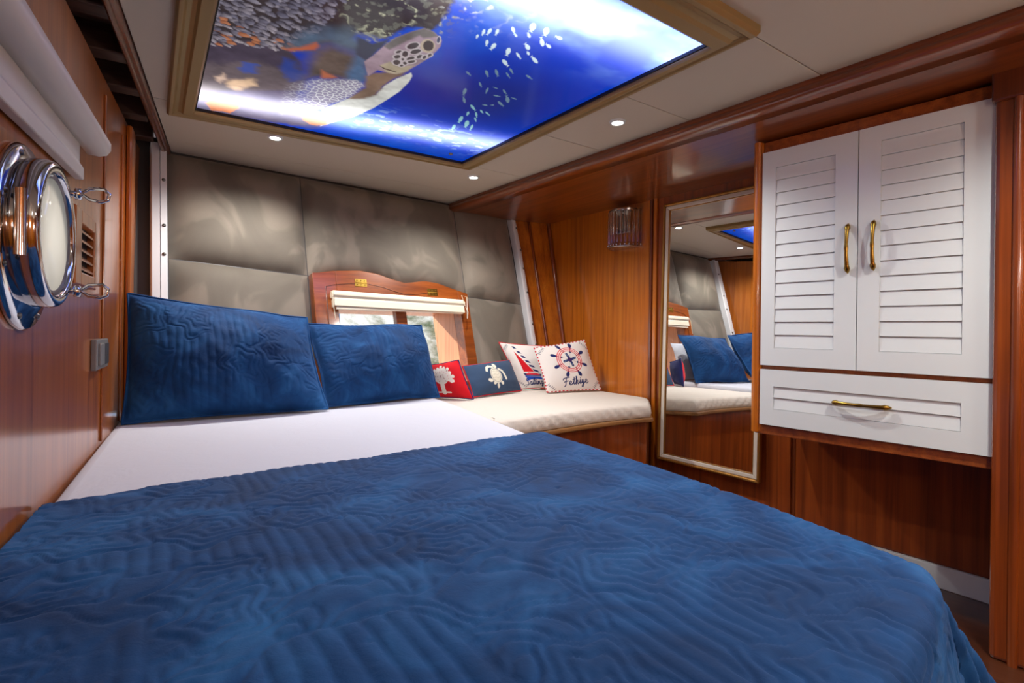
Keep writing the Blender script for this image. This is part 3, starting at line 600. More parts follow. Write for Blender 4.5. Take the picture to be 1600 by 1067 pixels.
for nm, fl, col, soft in ART:
    P = [(fl[i]/1000, fl[i+1]/1000) for i in range(0, len(fl), 2)]
    if nm == 'shelltop' and first_turtle:           # coral fingers sit behind the turtle
        first_turtle = False
        rg_ = sst(.04, -.05, np.hypot((X-.53)/1.0, (Y-1.28)/1.5)-.15); sp_ = fbm(X*60, Y*60, 3, 3)
        edge_ = np.exp(-((fbm(X*13, Y*13, 4, 3)-.5)/.035)**2)
        C = over(C, sst(.42, .6, sp_)*edge_*rg_*.95, lin((214, 214, 182)))
        C = over(C, sst(.55, .68, sp_)*rg_*.6, lin((120, 120, 110)))
        C = over(C, sst(.46, .62, fbm(X*50, Y*50, 77, 3))*np.exp(-((fbm(X*16, Y*16, 5, 3)-.5)/.06)**2)*np.exp(-(((X-.64)/.12)**2+((Y-1.14)/.10)**2)), lin((228, 230, 228)))
        for i in range(760):
            t = rnd.rand(); cx = .13+rnd.rand()*.30*(1-.25*t); cy = 1.08+.78*t-.10*(cx-.13)
            if cy > 1.80-.55*(cx-.13): continue
            v = rnd.rand(); ora = (rnd.rand() < .32) and cy > 1.62
            blob(C, cx, cy, .011+.009*rnd.rand(), .0080+.005*rnd.rand(), .0+1.3*rnd.rand(), lin((52, 46, 60)) if not ora else lin((150, 84, 58)), lin((130+110*v*t, 126+98*v*t, 150+80*v*t)) if not ora else lin((225, 150, 110)))
    x0 = min(p[0] for p in P)-.03; x1 = max(p[0] for p in P)+.03; y0 = min(p[1] for p in P)-.03; y1 = max(p[1] for p in P)+.03
    m = (X > x0) & (X < x1) & (Y > y0) & (Y < y1)
    if not m.any(): continue
    ii = np.where(m.any(1))[0]; jj = np.where(m.any(0))[0]; sl = (slice(ii[0], ii[-1]+1), slice(jj[0], jj[-1]+1))
    wob = {'reef': .03, 'sand': .05, 'shell': .02, 'shelltop': .02, 'shoulder': .015, 'flash': .015, 'cream': .03, 'orange': .02, 'bluepool': .04, 'throat': .015, 'flipper': .02, 'neckshade': .015}.get(nm, 0)
    soft = soft*{'shell': 3, 'shelltop': 2.6, 'shoulder': 2.6, 'flash': 2.0, 'cream': 3, 'bluepool': 3, 'sand': 2, 'flipper': 2.2, 'throat': 1.6}.get(nm, 1)
    d = sd_poly(X[sl]+wob*(fbm(X[sl]*22, Y[sl]*22, 61, 3)-.5), Y[sl]+wob*(fbm(X[sl]*22, Y[sl]*22, 67, 3)-.5), P); a = sst(soft/1000, -soft/1000, d)
    hf_ = fbm(X[sl]*60, Y[sl]*60, 55, 2); tex = (.55+.55*hf_)*.4+.6*(.5+1.0*nf[sl]) if nm in ('reef', 'sand', 'gully', 'throat', 'orange', 'shell', 'shelltop', 'shoulder', 'head', 'crown', 'plastron', 'flipper', 'cream', 'jaw') else .78+.44*(nf[sl] if nm in ('reef', 'sand', 'gully', 'throat', 'orange', 'shell', 'shelltop', 'shoulder', 'head', 'crown') else np.full_like(d, .5))
    if nm == 'flipper': a = a*sst(.36, .50, X[sl])
    if nm == 'sand': a = a*.85
    if nm == 'bluepool': a = a*.6
    C[sl] = C[sl]*(1-a[..., None])+a[..., None]*np.clip(lin(col)*tex[..., None], 0, 1)
    if nm == 'flipper':
        cells = [];
        bx = [p[0] for p in P]; by = [p[1] for p in P]
        for i in range(900):
            q = (rnd.uniform(min(bx), max(bx)), rnd.uniform(min(by), max(by)))
            if all(math.hypot(q[0]-r[0], q[1]-r[1]) > .0125+.010*(q[1]-min(by)) for r in cells): cells.append(q)
        C[sl] = over(C[sl], (voro(cells, .0042)*sst(.16, .30, X)*(.5+.5*sst(.4, .6, nf)))[sl]*a, lin((246, 246, 250)))
    if nm == 'scale':
        C[sl] = over(C[sl], sst(.004, .0015, np.abs(d-.0025))*.8, lin((214, 202, 206)))
# the print is lit from behind by two tubes running across
k = N('backlit_print'); a = k.n('ShaderNodeVertexColor'); a.layer_name = 'print'
geo = k.n('ShaderNodeNewGeometry'); sx = k.n('ShaderNodeSeparateXYZ'); k.l(geo.outputs['Position'], sx.inputs[0])
def mth(op, *ar):
    x = k.n('ShaderNodeMath', operation=op)
    for i, v in enumerate(ar):
        if hasattr(v, 'type'): k.l(v, x.inputs[i])
        else: x.inputs[i].default_value = v
    return x.outputs[0]
def tube_glow(y0, slope, wd, amp):
    d = mth('SUBTRACT', sx.outputs['Y'], mth('MULTIPLY_ADD', sx.outputs['X'], slope, y0))
    return mth('MULTIPLY', mth('POWER', 2.718, mth('MULTIPLY', mth('MULTIPLY', d, d), -1/(wd*wd))), amp)
ga = tube_glow(2.235, -.18, .080, 1.0); gb = tube_glow(1.09, -.06, .10, 1.0)
wide = mth('ADD', tube_glow(2.235, -.18, .17, .55), tube_glow(1.09, -.06, .24, .9))
core = mth('ADD', ga, gb)
st = mth('ADD', mth('MULTIPLY', core, 3.0), mth('ADD', wide, .60))
wash = mth('MULTIPLY', core, .80)                       # the bare tubes shine through the thin print
cmb = k.n('ShaderNodeCombineXYZ')
for i_, t_ in enumerate((.92, .97, 1.0)): k.l(mth('MULTIPLY', wash, t_), cmb.inputs[i_])
sc1 = k.n('ShaderNodeVectorMath', operation='SCALE'); k.l(a.outputs[0], sc1.inputs[0]); k.l(st, sc1.inputs['Scale'])
sm_ = k.n('ShaderNodeVectorMath', operation='ADD'); k.l(sc1.outputs[0], sm_.inputs[0]); k.l(cmb.outputs[0], sm_.inputs[1])
em = k.n('ShaderNodeEmission'); k.l(sm_.outputs[0], em.inputs[0]); em.inputs[1].default_value = 1.0
gl = k.n('ShaderNodeBsdfGlossy'); gl.inputs['Roughness'].default_value = .12; gl.inputs['Color'].default_value = (.04, .04, .04, 1)
ad = k.n('ShaderNodeAddShader'); k.l(em.outputs[0], ad.inputs[0]); k.l(gl.outputs[0], ad.inputs[1]); k.l(ad.outputs[0], k.t.nodes['Material Output'].inputs[0])
MT['backlit'] = k.m
PP = np.stack([X, Y, np.full_like(X, .832)], -1)
m = MB().grid(PP, False); m.build('printed_panel', 'backlit', lp, colors=np.concatenate([C.reshape(-1, 3), np.ones((C.shape[0]*C.shape[1], 1))], 1))
MB().lathe([(0, .822), (.008, .823), (.010, .830)], lambda u, v, d: (1.17+u, 2.22+v, d), 12).build('catch_knob', 'grey', lp)

# ================================================================== downlights
def downlight(x, y, lab, e=9):
    t = thing('downlight', (x, y, .84), lab, 'downlight', 'downlights in the ceiling lining')
    MB().lathe([(.020, .8385), (.024, .832), (.030, .833), (.033, .840)], lambda u, v, d: (x+u, y+v, d), 24).build('trim_ring', 'white', t)
    MB().lathe([(0, .8345), (.021, .8345)], lambda u, v, d: (x+u, y+v, d), 20).build('lamp_lens', 'glow', t)
    ld = bpy.data.lights.new('downlight_lamp', 'SPOT'); ld.energy = e; ld.spot_size = math.radians(150); ld.spot_blend = .7; ld.shadow_soft_size = .02; ld.color = (1, .965, .91)
    lo = bpy.data.objects.new('downlight_lamp', ld); link(lo, t); lo.location = (0, 0, -.012)
E2 = 42
downlight(.454, 2.525, 'lit downlight near the porthole end, before the headboard', E2)
downlight(1.469, 2.515, 'lit downlight at the front corner of the ceiling picture, nearest the sconce', E2)
downlight(1.543, 1.501, 'lit downlight beside the long edge of the ceiling picture, above the bed edge', E2)
downlight(1.60, .10, 'added unseen downlight above the wardrobe end, just out of the frame', E2)  # out of view, added for brightness; placed by the shadow edges on the cabinet
downlight(.75, -.35, 'added unseen downlight behind the viewer over the bed foot', E2)  # not in view; added to raise the brightness of the cabin

# unseen fill lamps, added behind the viewer to brighten the room
def fill_lamp(x, lab):
    t = thing('fill_lamp', (x, -.80, .10), lab, 'wall lamp', 'added fill lamps behind the viewer')
    MB().box(x-.04, x+.04, -.86, -.845, .10, .26).build('lamp_plate', 'brass', t, bevel=.004)
    MB().tube([(x, -.845, .15), (x, -.78, .15), (x, -.76, .19)], .008, 8).build('lamp_arm', 'brass', t)
    MB().lathe([(.03, .0), (.055, .03), (.06, .07), (.045, .11), (.02, .125)], lambda u, v, d: (x+u, -.76+v, .19+d), 20).build('lamp_shade', 'frost', t)
    ld = bpy.data.lights.new('fill_lamp_bulb', 'POINT'); ld.energy = 13; ld.shadow_soft_size = .06; ld.color = (1, .92, .82)
    lo = bpy.data.objects.new('fill_lamp_bulb', ld); link(lo, t); lo.location = (0, .10, .22)
fill_lamp(.35, 'added frosted fill lamp behind the viewer on the hull side')
fill_lamp(1.7, 'added frosted fill lamp behind the viewer on the wardrobe side')

# ================================================================== bed
def xl(y): return -.165+.066*(y-1.35)
OUT = [(xl(.24), .225), (.45, .205), (.62, .215), (.76, .234), (.86, .256), (.91, .272), (.938, .290), (.955, .320), (.966, .37), (.99, .47), (1.015, .586), (1.04, .76), (1.055, .94), (1.075, 1.2), (1.09, 1.415), (1.15, 1.80), (1.205, 2.16), (1.235, 2.45), (1.25, 2.69), (xl(2.58), 2.60)]
BT = -.36
bb = thing('bed_base', (.5, 1.4, FLR), 'varnished mahogany bed base built in against the hull', 'bed base')
ins = [(x+(.5-x)*.03, y+(1.4-y)*.03) for x, y in OUT]
MB().prism(ins, lambda a, b, d: (a, b, d), FLR, -.53).build('base_carcass', 'mid', bb, bevel=.004)
MB().prism([(x+(.5-x)*.012, y+(1.4-y)*.012) for x, y in OUT], lambda a, b, d: (a, b, d), -.53, -.505).build('platform_edge', 'wall', bb, bevel=.006)
# mattress: rounded rim
def ring(q, z, P=OUT):
    r = []; n = len(P)
    for i in range(n):
        a = Vector(P[i-1]); b = Vector(P[i]); c_ = Vector(P[(i+1) % n]); t = ((b-a).normalized()+(c_-b).normalized()).normalized(); nrm = Vector((t.y, -t.x)); pq = b-nrm*q
        r.append((pq.x, pq.y, z))
    return r
mt = MB(); rg = [ring(.012, -.504), ring(.0, -.49), ring(0, BT-.03), ring(.006, BT-.012), ring(.018, BT-.003), ring(.04, BT)]
mt.loft(rg, caps=True); tag(mt.build('mattress', 'cotton'), 'mattress under a smooth white fitted sheet on the mahogany bed base', 'mattress')

# bedspread: cloth laid over the mattress, hanging at the right side and the foot
PO = [(x+.004*0, y) for x, y in OUT]
nu, nv = 420, 400
p = np.linspace(-.0, 1.66, nu)[:, None]*np.ones((1, nv)); q = np.linspace(-.26, 1.0, nv)[None, :]*np.ones((nu, 1))
head = lambda x: 1.352+.055*np.clip((x+.16)/1.25, 0, 1.3)+.006*np.sin(x*9)+.004*np.sin(x*23+1)
qq = np.linspace(0, 1, nv)[None, :]*np.ones((nu, 1))
X0 = xl(.2)+.004+p; Y1 = head(X0); Yb = -.20
Yc = Yb+(Y1-Yb)*qq
X0 = np.maximum(X0, xl(Yc)+.006)
d = sd_poly(X0, Yc, OUT)
# nearest point on outline
bx = np.zeros_like(X0); by = np.zeros_like(X0); bd = np.full(X0.shape, 9.)
for i in range(len(OUT)):
    (x0, y0), (x1, y1) = OUT[i], OUT[(i+1) % len(OUT)]; dx, dy = x1-x0, y1-y0
    t = np.clip(((X0-x0)*dx+(Yc-y0)*dy)/(dx*dx+dy*dy), 0, 1); cx = x0+t*dx; cy = y0+t*dy; dd = np.hypot(X0-cx, Yc-cy)
    mk = dd < bd; bx[mk] = cx[mk]; by[mk] = cy[mk]; bd[mk] = dd[mk]
rr = .022; s_ = d+rr                                    # arc length past the start of the rim
nxn = np.where(d > 0, X0-bx, bx-X0)/np.maximum(bd, 1e-6); nyn = np.where(d > 0, Yc-by, by-Yc)/np.maximum(bd, 1e-6)
th = np.clip(s_/rr, 0, math.pi/2)
over_ = s_ > 0
hang = np.maximum(s_-rr*math.pi/2, 0)
ang = np.arctan2(nyn, nxn)
corner = np.exp(-((ang+.75)/.50)**2)
flare = hang*(.10+.42*corner)+.028*sst(0, .25, hang)*np.sin(ang*9+3*np.sin(X0*3)+Yc*9)*(1-.3*corner)
ex = bx+nxn*(-rr+rr*np.sin(th)+flare+.012); ey = by+nyn*(-rr+rr*np.sin(th)+flare+.012)
zt = BT+.016; ez = zt-rr*(1-np.cos(th))-hang*.97
left_guard = (X0 < .1) & (Yc > .3)
use = over_ & ~left_guard
PX = np.where(use, ex, X0); PY = np.where(use, ey, Yc); PZ = np.where(use, ez, zt)
und = .010*(fbm(X0*4, Yc*4, 12, 3)-.5)
PZ = PZ+und*np.where(use, .3, 1)
he = (Y1-Yc); PZ = PZ-np.where(use, 0, .014*np.exp(-he/.008))
# relief along the normal of the rough surface
Pn = np.stack([PX, PY, PZ], -1)
du = np.gradient(Pn, axis=0); dv = np.gradient(Pn, axis=1); nr = np.cross(du, dv); nr /= np.maximum(np.linalg.norm(nr, axis=-1, keepdims=True), 1e-9); nr *= np.where(nr[..., 2:3] < -.2, -1, 1)
Pn = Pn+nr*(quilt(X0, Yc)*sst(.0, .035, he))[..., None]
Pn = Pn[:, Pn[nu//2, :, 2] > -9]
tag(MB().grid(Pn).build('bedspread', 'velvet'), 'quilted royal blue velvet bedspread covering the lower bed', 'bedspread')

# ---------------- pillows and cushions
def cushion(name, cor, th, mat, label, cat, group=None, n=70, pinch=.05, relief=None, paint=None, flange=0, piping=None, wr=.004, seed=1, lift=0):
    """pillow between corner points BL, BR, TR, TL; th = full thickness"""
    BL, BR, TR, TL = [np.array(c, float) for c in cor]
    u = np.linspace(0, 1, n)[:, None]*np.ones((1, n)); v = np.linspace(0, 1, n)[None, :]*np.ones((n, 1))
    a = 2*u-1; b = 2*v-1
    uu = .5+.5*a*(1-pinch*(1-b*b)); vv = .5+.5*b*(1-pinch*(1-a*a))
    P = (BL*((1-uu)*(1-vv))[..., None]+BR*(uu*(1-vv))[..., None]+TR*(uu*vv)[..., None]+TL*((1-uu)*vv)[..., None])
    nr = np.cross(BR-BL, TL-BL); nr /= np.linalg.norm(nr)
    if nr[1] > 0: nr = -nr
    W = np.linalg.norm(BR-BL); Hh = np.linalg.norm(TL-BL)
    fa = np.clip((1-np.abs(a)-flange/W*2)/(1-flange/W*2), 0, 1); fb = np.clip((1-np.abs(b)-flange/Hh*2)/(1-flange/Hh*2), 0, 1)
    pr = (1-(1-fa)**2.4)**.66*(1-(1-fb)**2.4)**.66
    P = P+nr*((fbm(u*3+seed, v*3, seed+7, 2)-.5)*wr*3)[..., None]
    wrk = wr*(fbm(u*W*9, v*Hh*9, seed, 3)-.5)*2*sst(0, .1, np.minimum(fa, fb))
    r = relief(u*W, v*Hh)*sst(0, .06, np.minimum(fa, fb)) if relief else 0
    F = P+nr*(th/2*pr+wrk+r+.002)[..., None]; B = P-nr*(th/2*pr*.9+.002)[..., None]
    z_ = [F, B]
    t = thing(name, (float((BL+BR)[0]/2), float((BL+BR)[1]/2), float(min(BL[2], BR[2]))), label, cat, group)
    m = MB(); m.grid(F); m.grid(B[::-1])
    m.grid(np.stack([F[:, 0], B[:, 0]], 1)); m.grid(np.stack([F[:, -1], B[:, -1]], 1)); m.grid(np.stack([F[0], B[0]], 1)); m.grid(np.stack([F[-1], B[-1]], 1))
    cols = None
    if paint:
        cf = paint(u, v); cb = np.ones((n, n, 3))*np.asarray(paint.back)
        ed = [np.stack([c_, c_], 1) for c_ in (cf[:, 0], cf[:, -1], cf[0], cf[-1])]
        al = [cf, cb]+ed; cols = np.concatenate([np.concatenate([q_.reshape(-1, 3), np.ones((q_.reshape(-1, 3).shape[0], 1))], 1) for q_ in al], 0)
    m.build('cushion_cover' if paint else 'pillow_cover', mat, t, colors=cols)
    if piping:
        rad, pc, pc2 = piping
        E_ = np.concatenate([P[:, 0], P[-1, 1:], P[::-1, -1][1:], P[0, ::-1][1:-1]], 0)
        m = MB().tube([tuple(e) for e in E_[::2]], rad, 7, closed=True); nn_ = len(m.v)//7
        cc = np.zeros((nn_, 7, 4)); cc[..., 3] = 1
        for i in range(nn_): cc[i, :, :3] = L(*(pc if (i//4) % 2 == 0 or pc2 is None else pc2))[:3]
        m.build('piping', 'print', t, colors=cc.reshape(-1, 4))
    if flange:
        E_ = np.concatenate([P[:, 0], P[-1, 1:], P[::-1, -1][1:], P[0, ::-1][1:-1]], 0)
        MB().tube([tuple(e) for e in E_[::2]], .004, 7, closed=True).build('flange_seam', mat, t)
    return t
q1 = lambda a, b: quilt(a*.95+.35, b*.95+2.2)*.72
q2 = lambda a, b: quilt(a*.95+1.75, b*.95+.9)*.72
cushion('pillow', [(-.075, 2.30, -.352), (.628, 2.275, -.352), (.602, 2.535, .040), (-.068, 2.505, .118)], .25, 'velvet', 'blue quilted velvet pillow leaning beside the hull and light switch', 'pillow', 'blue pillows on the bed', 170, .035, q1, flange=.007, wr=.010, seed=3)
cushion('pillow', [(.632, 2.325, -.352), (1.247, 2.44, -.352), (1.225, 2.63, .020), (.606, 2.56, .010)], .23, 'velvet', 'blue quilted velvet pillow in front of the window, next to the red cushion', 'pillow', 'blue pillows on the bed', 160, .04, q2, flange=.007, wr=.010, seed=9)
cushion('pillow', [(.69, 2.585, -.354), (1.21, 2.625, -.354), (1.19, 2.72, -.05), (.68, 2.68, -.05)], .07, 'cotton', 'plain white pillow hidden behind the blue pillow nearest the window', 'pillow', None, 40, .05, wr=.008)

# ---------------- bench
FC_ = [(1.02, 1.775), (1.10, 1.80), (1.25, 1.832), (1.42, 1.858), (1.6, 1.877), (1.77, 1.887), (1.92, 1.889), (2.05, 1.884), (2.15, 1.874), (2.215, 1.866)]
def bx_r(y): return float(np.interp(y, [1.415, 1.80, 2.16, 2.45, 2.74], [1.09, 1.15, 1.205, 1.235, 1.25]))
bcl = thing('bench', (1.8, 2.3, FLR), 'curved built in mahogany corner bench below the cream cushion', 'bench')
yb = lambda x: 2.68+.075*x*.9
def bench_poly(off, wallgap=.0):
    f = [(x, y+off) for x, y in FC_ if x > bx_r(y+off)+.012]
    y0 = f[0][1]
    f = [(bx_r(y0)+.012, y0-.006)]+f
    back = [(2.40, 2.05), (2.43, 2.10), (2.435, 2.40), (2.43, 2.70), (2.18, 2.77), (1.8, 2.755), (1.5, 2.735), (1.265, 2.715), (1.25, 2.45), (1.222, 2.16)]
    return f+back
MB().prism(bench_poly(.045), lambda a, b, d: (a, b, d), FLR+.0, -.484).build('bench_front', 'mid', bcl, bevel=.003)
MB().prism(bench_poly(0), lambda a, b, d: (a, b, d), -.484, -.464).build('seat_board', 'board', bcl, bevel=.005)
bp = bench_poly(.018); bp = [p_ for p_ in bp]
def ringp(P, q, z):
    r = []; n = len(P)
    for i in range(n):
        a = Vector(P[i-1]); b = Vector(P[i]); c_ = Vector(P[(i+1) % n]); t = ((b-a).normalized()+(c_-b).normalized()).normalized(); nrm = Vector((t.y, -t.x)); pq = b-nrm*q
        r.append((pq.x, pq.y, z))
    return r
def dens(P, st=.02):
    o = []
    for i in range(len(P)):
        a = Vector(P[i]); b = Vector(P[(i+1) % len(P)]); k_ = max(1, int((b-a).length/st)); o += [tuple(a.lerp(b, j/k_)) for j in range(k_)]
    return o
bd_ = dens(bp, .012)
rs = []
for qv, z in ((.008, -.463), (.0, -.455), (-.002, -.44), (0, -.42), (.006, -.404), (.016, -.395), (.04, -.391), (.10, -.389)):
    rg_ = ringp(bp, qv, z) if False else None
    base = dens(ringp(bp, qv, z)[:0] or [(p_[0], p_[1]) for p_ in ringp(bp, qv, z)], 99)
    # resample to a constant count
    Pq = [Vector((p_[0], p_[1])) for p_ in ringp(bp, qv, z)]; ringpts = []
    for i in range(len(Pq)):
        a = Pq[i]; b = Pq[(i+1) % len(Pq)]; k_ = max(1, int((Vector(bp[(i+1) % len(bp)])-Vector(bp[i])).length/.010))
        for j in range(k_):
            c_ = a.lerp(b, j/k_); side = sst(-.462, -.45, np.float64(z))*sst(-.392, -.41, np.float64(z))
            wv = (.003+.004*abs(math.sin(c_.x*7)))*math.sin(c_.x*80+c_.y*30+z*120+2*math.sin(c_.x*13))*float(side)*(1 if c_.y < 2.0 else 0)
            ringpts.append((c_.x, c_.y+wv, z))
    rs.append(ringpts)
mcu = MB().loft(rs, caps=True)
tag(mcu.build('bench_cushion', 'cushion'), 'cream seat cushion on the curved bench under the four small cushions', 'seat cushion')

# painted cushions -----------------------------------------------------------
class Paint:
    def __init__(s, base, back, fn, asp): s.base = lin(base); s.back = lin(back); s.fn = fn; s.asp = asp
    def __call__(s, u, v):
        X_ = u*s.asp; Y_ = v; C_ = np.ones(u.shape+(3,))*s.base
        def fill(P, col, soft=.004):
            nonlocal C_
            C_ = over(C_, sst(soft, -soft, sd_poly(X_, Y_, P)), lin(col))
        def line(P, wd, col, closed=False, soft=.003):
            nonlocal C_
            C_ = over(C_, sst(wd+soft, wd-soft, seg_d(X_, Y_, P, closed)), lin(col))
        def disc(cx, cy, rx, ry, col, rot=0):
            fill([(cx+rx*math.cos(t)*math.cos(rot)-ry*math.sin(t)*math.sin(rot), cy+rx*math.cos(t)*math.sin(rot)+ry*math.sin(t)*math.cos(rot)) for t in np.linspace(0, 2*math.pi, 18)[:-1]], col)
        s.fn(fill, line, disc, X_, Y_); return C_
NAVY = (28, 38, 96); RED = (206, 20, 34); WHT = (228, 224, 220)
# script lettering as pen strokes, x advance in units of height
GL = {'F': (.62, [[(.02, .74), (.10, .90), (.35, .95), (.85, .98)], [(.45, .93), (.33, .5), (.2, .02), (.08, -.05)], [(.10, .46), (.34, .52), (.60, .55)]]),
      'S': (.60, [[(.62, .85), (.5, .97), (.3, .9), (.27, .7), (.45, .5), (.45, .2), (.25, .0), (.02, .1)]]),
      'e': (.42, [[(.0, .16), (.26, .26), (.31, .40), (.22, .50), (.10, .40), (.06, .18), (.14, .02), (.28, .03), (.42, .16)]]),
      't': (.30, [[(.0, .12), (.2, .5), (.3, .9)], [(.24, .7), (.1, .15), (.18, .03), (.32, .16)], [(.06, .62), (.38, .66)]]),
      'h': (.46, [[(.0, .12), (.22, .6), (.32, .95), (.24, .95), (.04, .02)], [(.08, .2), (.24, .48), (.34, .45), (.26, .1), (.33, .02), (.48, .16)]]),
      'i': (.26, [[(.0, .12), (.16, .48), (.08, .1), (.14, .02), (.28, .16)], [(.24, .68), (.27, .73)]]),
      'y': (.44, [[(.0, .12), (.14, .48), (.1, .12), (.2, .06), (.38, .46)], [(.38, .46), (.26, -.1), (.12, -.35), (.0, -.3), (.1, -.1), (.46, .16)]]),
      'a': (.44, [[(.34, .42), (.22, .5), (.06, .3), (.06, .08), (.16, .03), (.3, .2), (.38, .48)], [(.36, .4), (.3, .1), (.36, .02), (.48, .16)]]),
      'l': (.28, [[(.0, .12), (.22, .6), (.32, .95), (.22, .92), (.08, .2), (.12, .02), (.28, .16)]]),
      'n': (.48, [[(.0, .12), (.12, .46), (.06, .02)], [(.08, .2), (.26, .48), (.36, .44), (.28, .1), (.34, .02), (.5, .16)]]),
      'g': (.44, [[(.36, .42), (.22, .5), (.06, .3), (.06, .1), (.18, .06), (.34, .3), (.38, .48)], [(.38, .48), (.26, -.1), (.12, -.34), (.0, -.28), (.12, -.08), (.46, .16)]])}
def write(line, txt, x, y, h, ang, wd, col):
    ca, sa = math.cos(ang), math.sin(ang)
    for ch in txt:
        adv, st_ = GL[ch]
        for P in st_: line([(x+(a_*ca-b_*sa)*h, y+(a_*sa+b_*ca)*h) for a_, b_ in P], wd, col)
        x += adv*1.1*h*ca; y += adv*1.1*h*sa
def corner_knots(line, asp):
    for cx, cy, sx_, sy_ in ((.09, .09, 1, 1), (asp-.09, .09, -1, 1), (.09, .91, 1, -1), (asp-.09, .91, -1, -1)):
        for k_ in range(5):
            t = (k_-2)*.028; line([(cx+sx_*(t-.02), cy-sy_*(t+.01)), (cx+sx_*(t+.02), cy-sy_*(t-.02))], .006, (120, 122, 130))
        line([(cx-sx_*.06, cy+sy_*.06), (cx+sx_*.06, cy-sy_*.06)], .004, (140, 140, 148))
def wheel_fn(fill, line, disc, X_, Y_):
    cx, cy = .575, .63
    def pol(r, t): return (cx+r*1.04*math.cos(t), cy+r*1.04*math.sin(t))
    for k_ in range(8):
        t = math.radians(22+45*k_)
        line([pol(.255, t), pol(.315, t)], .020, NAVY); e_ = pol(.325, t); disc(e_[0], e_[1], .056, .036, NAVY, t)
        line([pol(.05, t), pol(.17, t)], .004, (170, 170, 176))
    nonl = [pol(.222, t) for t in np.linspace(0, 2*math.pi, 40)[:-1]]
    line(nonl, .032, (240, 228, 226), True)
    for r_ in (.256, .222, .19):
        line([pol(r_, t) for t in np.linspace(0, 2*math.pi, 40)[:-1]], .008, RED, True)
    for k_ in range(8):
        t = math.radians(22+45*k_); line([pol(.185, t), pol(.26, t)], .007, (160, 30, 60))
        if k_ % 2: e_ = pol(.165, t); disc(e_[0], e_[1], .026, .015, NAVY, t+1.57)
    for k_ in range(4):
        t = math.radians(12+90*k_); line([pol(.05, t), pol(.125, t)], .025, (34, 50, 104)); line([pol(.09, t), pol(.12, t)], .008, (110, 130, 160))
    disc(cx, cy, .05, .05, (58, 36, 96))
    write(line, 'Fethiye', .33, .085, .165, .07, .0095, NAVY); corner_knots(line, 1.12)
def sail_fn(fill, line, disc, X_, Y_):
    nonlocal_C = None
    D = -.38
    f0 = fill; fill = lambda P, c_, soft=.004: f0([(a_+D, b_) for a_, b_ in P], c_, soft)
    fill([(.60, .82), (.60, .36), (.86, .36)], RED)
    st_ = [(.60, .95), (.66, .97), (1.0, .32), (.88, .32)]
    fill(st_, WHT)
    for k_ in range(6):
        t0 = k_/6+.02; t1 = t0+.085
        Lf = lambda t: (.61+(.88-.61)*t, .95+(.34-.95)*t); Rt = lambda t: (.66+(1.0-.66)*t, .97+(.32-.97)*t)
        fill([Lf(t0), Rt(t0+.03), Rt(t1+.03), Lf(t1)], NAVY)
    fill([(.57, .33), (1.02, .31), (.98, .26), (.60, .27)], NAVY)
    fill([(.62, .30), (.97, .285), (.92, .33), (.7, .345)], (220, 60, 70))
    fill([(.58, .27), (.98, .25), (1.0, .18), (.86, .20), (.72, .19), (.58, .15), (.62, .21)], (30, 74, 176))
    write(line, 'Sailing', .17, .065, .145, .04, .0095, NAVY); corner_knots(line, 1.08)
def coral_fn(fill, line, disc, X_, Y_):
    rs_ = random.Random(11); W_ = (234, 226, 214); cx = .50
    line([(cx-.17, .13), (cx+.17, .13)], .020, W_); line([(cx, .13), (cx-.01, .34)], .060, W_)
    for k_ in range(11):
        t = math.radians(-12+204*k_/10); r1 = .20; r2 = .335+.03*(k_ % 2)
        bx_, by_ = cx+r1*math.cos(t), .52+r1*math.sin(t); ex_, ey_ = cx+r2*math.cos(t), .52+r2*.98*math.sin(t)
        line([(cx, .40), (bx_, by_), (ex_, ey_)], .034, W_); disc(ex_, ey_, .046, .046, W_)
        for dt_ in (-.16, .16):
            line([(bx_, by_), (cx+.31*math.cos(t+dt_), .52+.30*math.sin(t+dt_))], .022, W_)
    disc(cx, .52, .19, .17, W_)
    for k_ in range(16): disc(cx-.2+rs_.random()*.4, .42+rs_.random()*.32, .010, .022, (168, 120, 112), rs_.random()*3)
def turtle_fn(fill, line, disc, X_, Y_):
    W_ = (228, 226, 210); cx, cy = .93, .53; r_ = .25
    disc(cx, cy-.02, .215, .255, W_, .25)
    disc(cx+.10, cy+.30, .070, .095, W_, -.25); disc(cx+.0, cy-.345, .045, .075, W_, .15)
    line([(cx-.02, cy+.27), (cx-.14, cy+.31), (cx-.25, cy+.26), (cx-.31, cy+.16)], .040, W_)
    line([(cx+.20, cy+.17), (cx+.31, cy+.10), (cx+.36, cy-.03), (cx+.355, cy-.17)], .040, W_)
    disc(cx-.27, cy-.15, .095, .055, W_, -.35); disc(cx+.17, cy-.28, .05, .06, W_, .4); disc(cx-.12, cy-.25, .06, .05, W_, .3)
    line([(cx+.175*math.cos(t)*math.cos(.25)-.215*math.sin(t)*math.sin(.25), cy-.02+.175*math.cos(t)*math.sin(.25)+.215*math.sin(t)*math.cos(.25)) for t in np.linspace(0, 6.28, 30)], .006, (96, 102, 108))
    for dy in (-.1, 0, .1): line([(cx-.12, cy+dy), (cx-.04, cy+dy+.02), (cx+.04, cy+dy-.02), (cx+.13, cy+dy+.02)], .005, (180, 176, 156))
cushion('throw_cushion', [(1.262, 2.63, -.379), (1.440, 2.435, -.379), (1.382, 2.505, -.172), (1.285, 2.66, -.208)], .085, 'print', 'small red cushion with a white coral motif, beside the blue pillow', 'cushion', None, 150, .04, paint=Paint(RED, NAVY, coral_fn, 1.15), piping=(.004, NAVY, None), wr=.003)
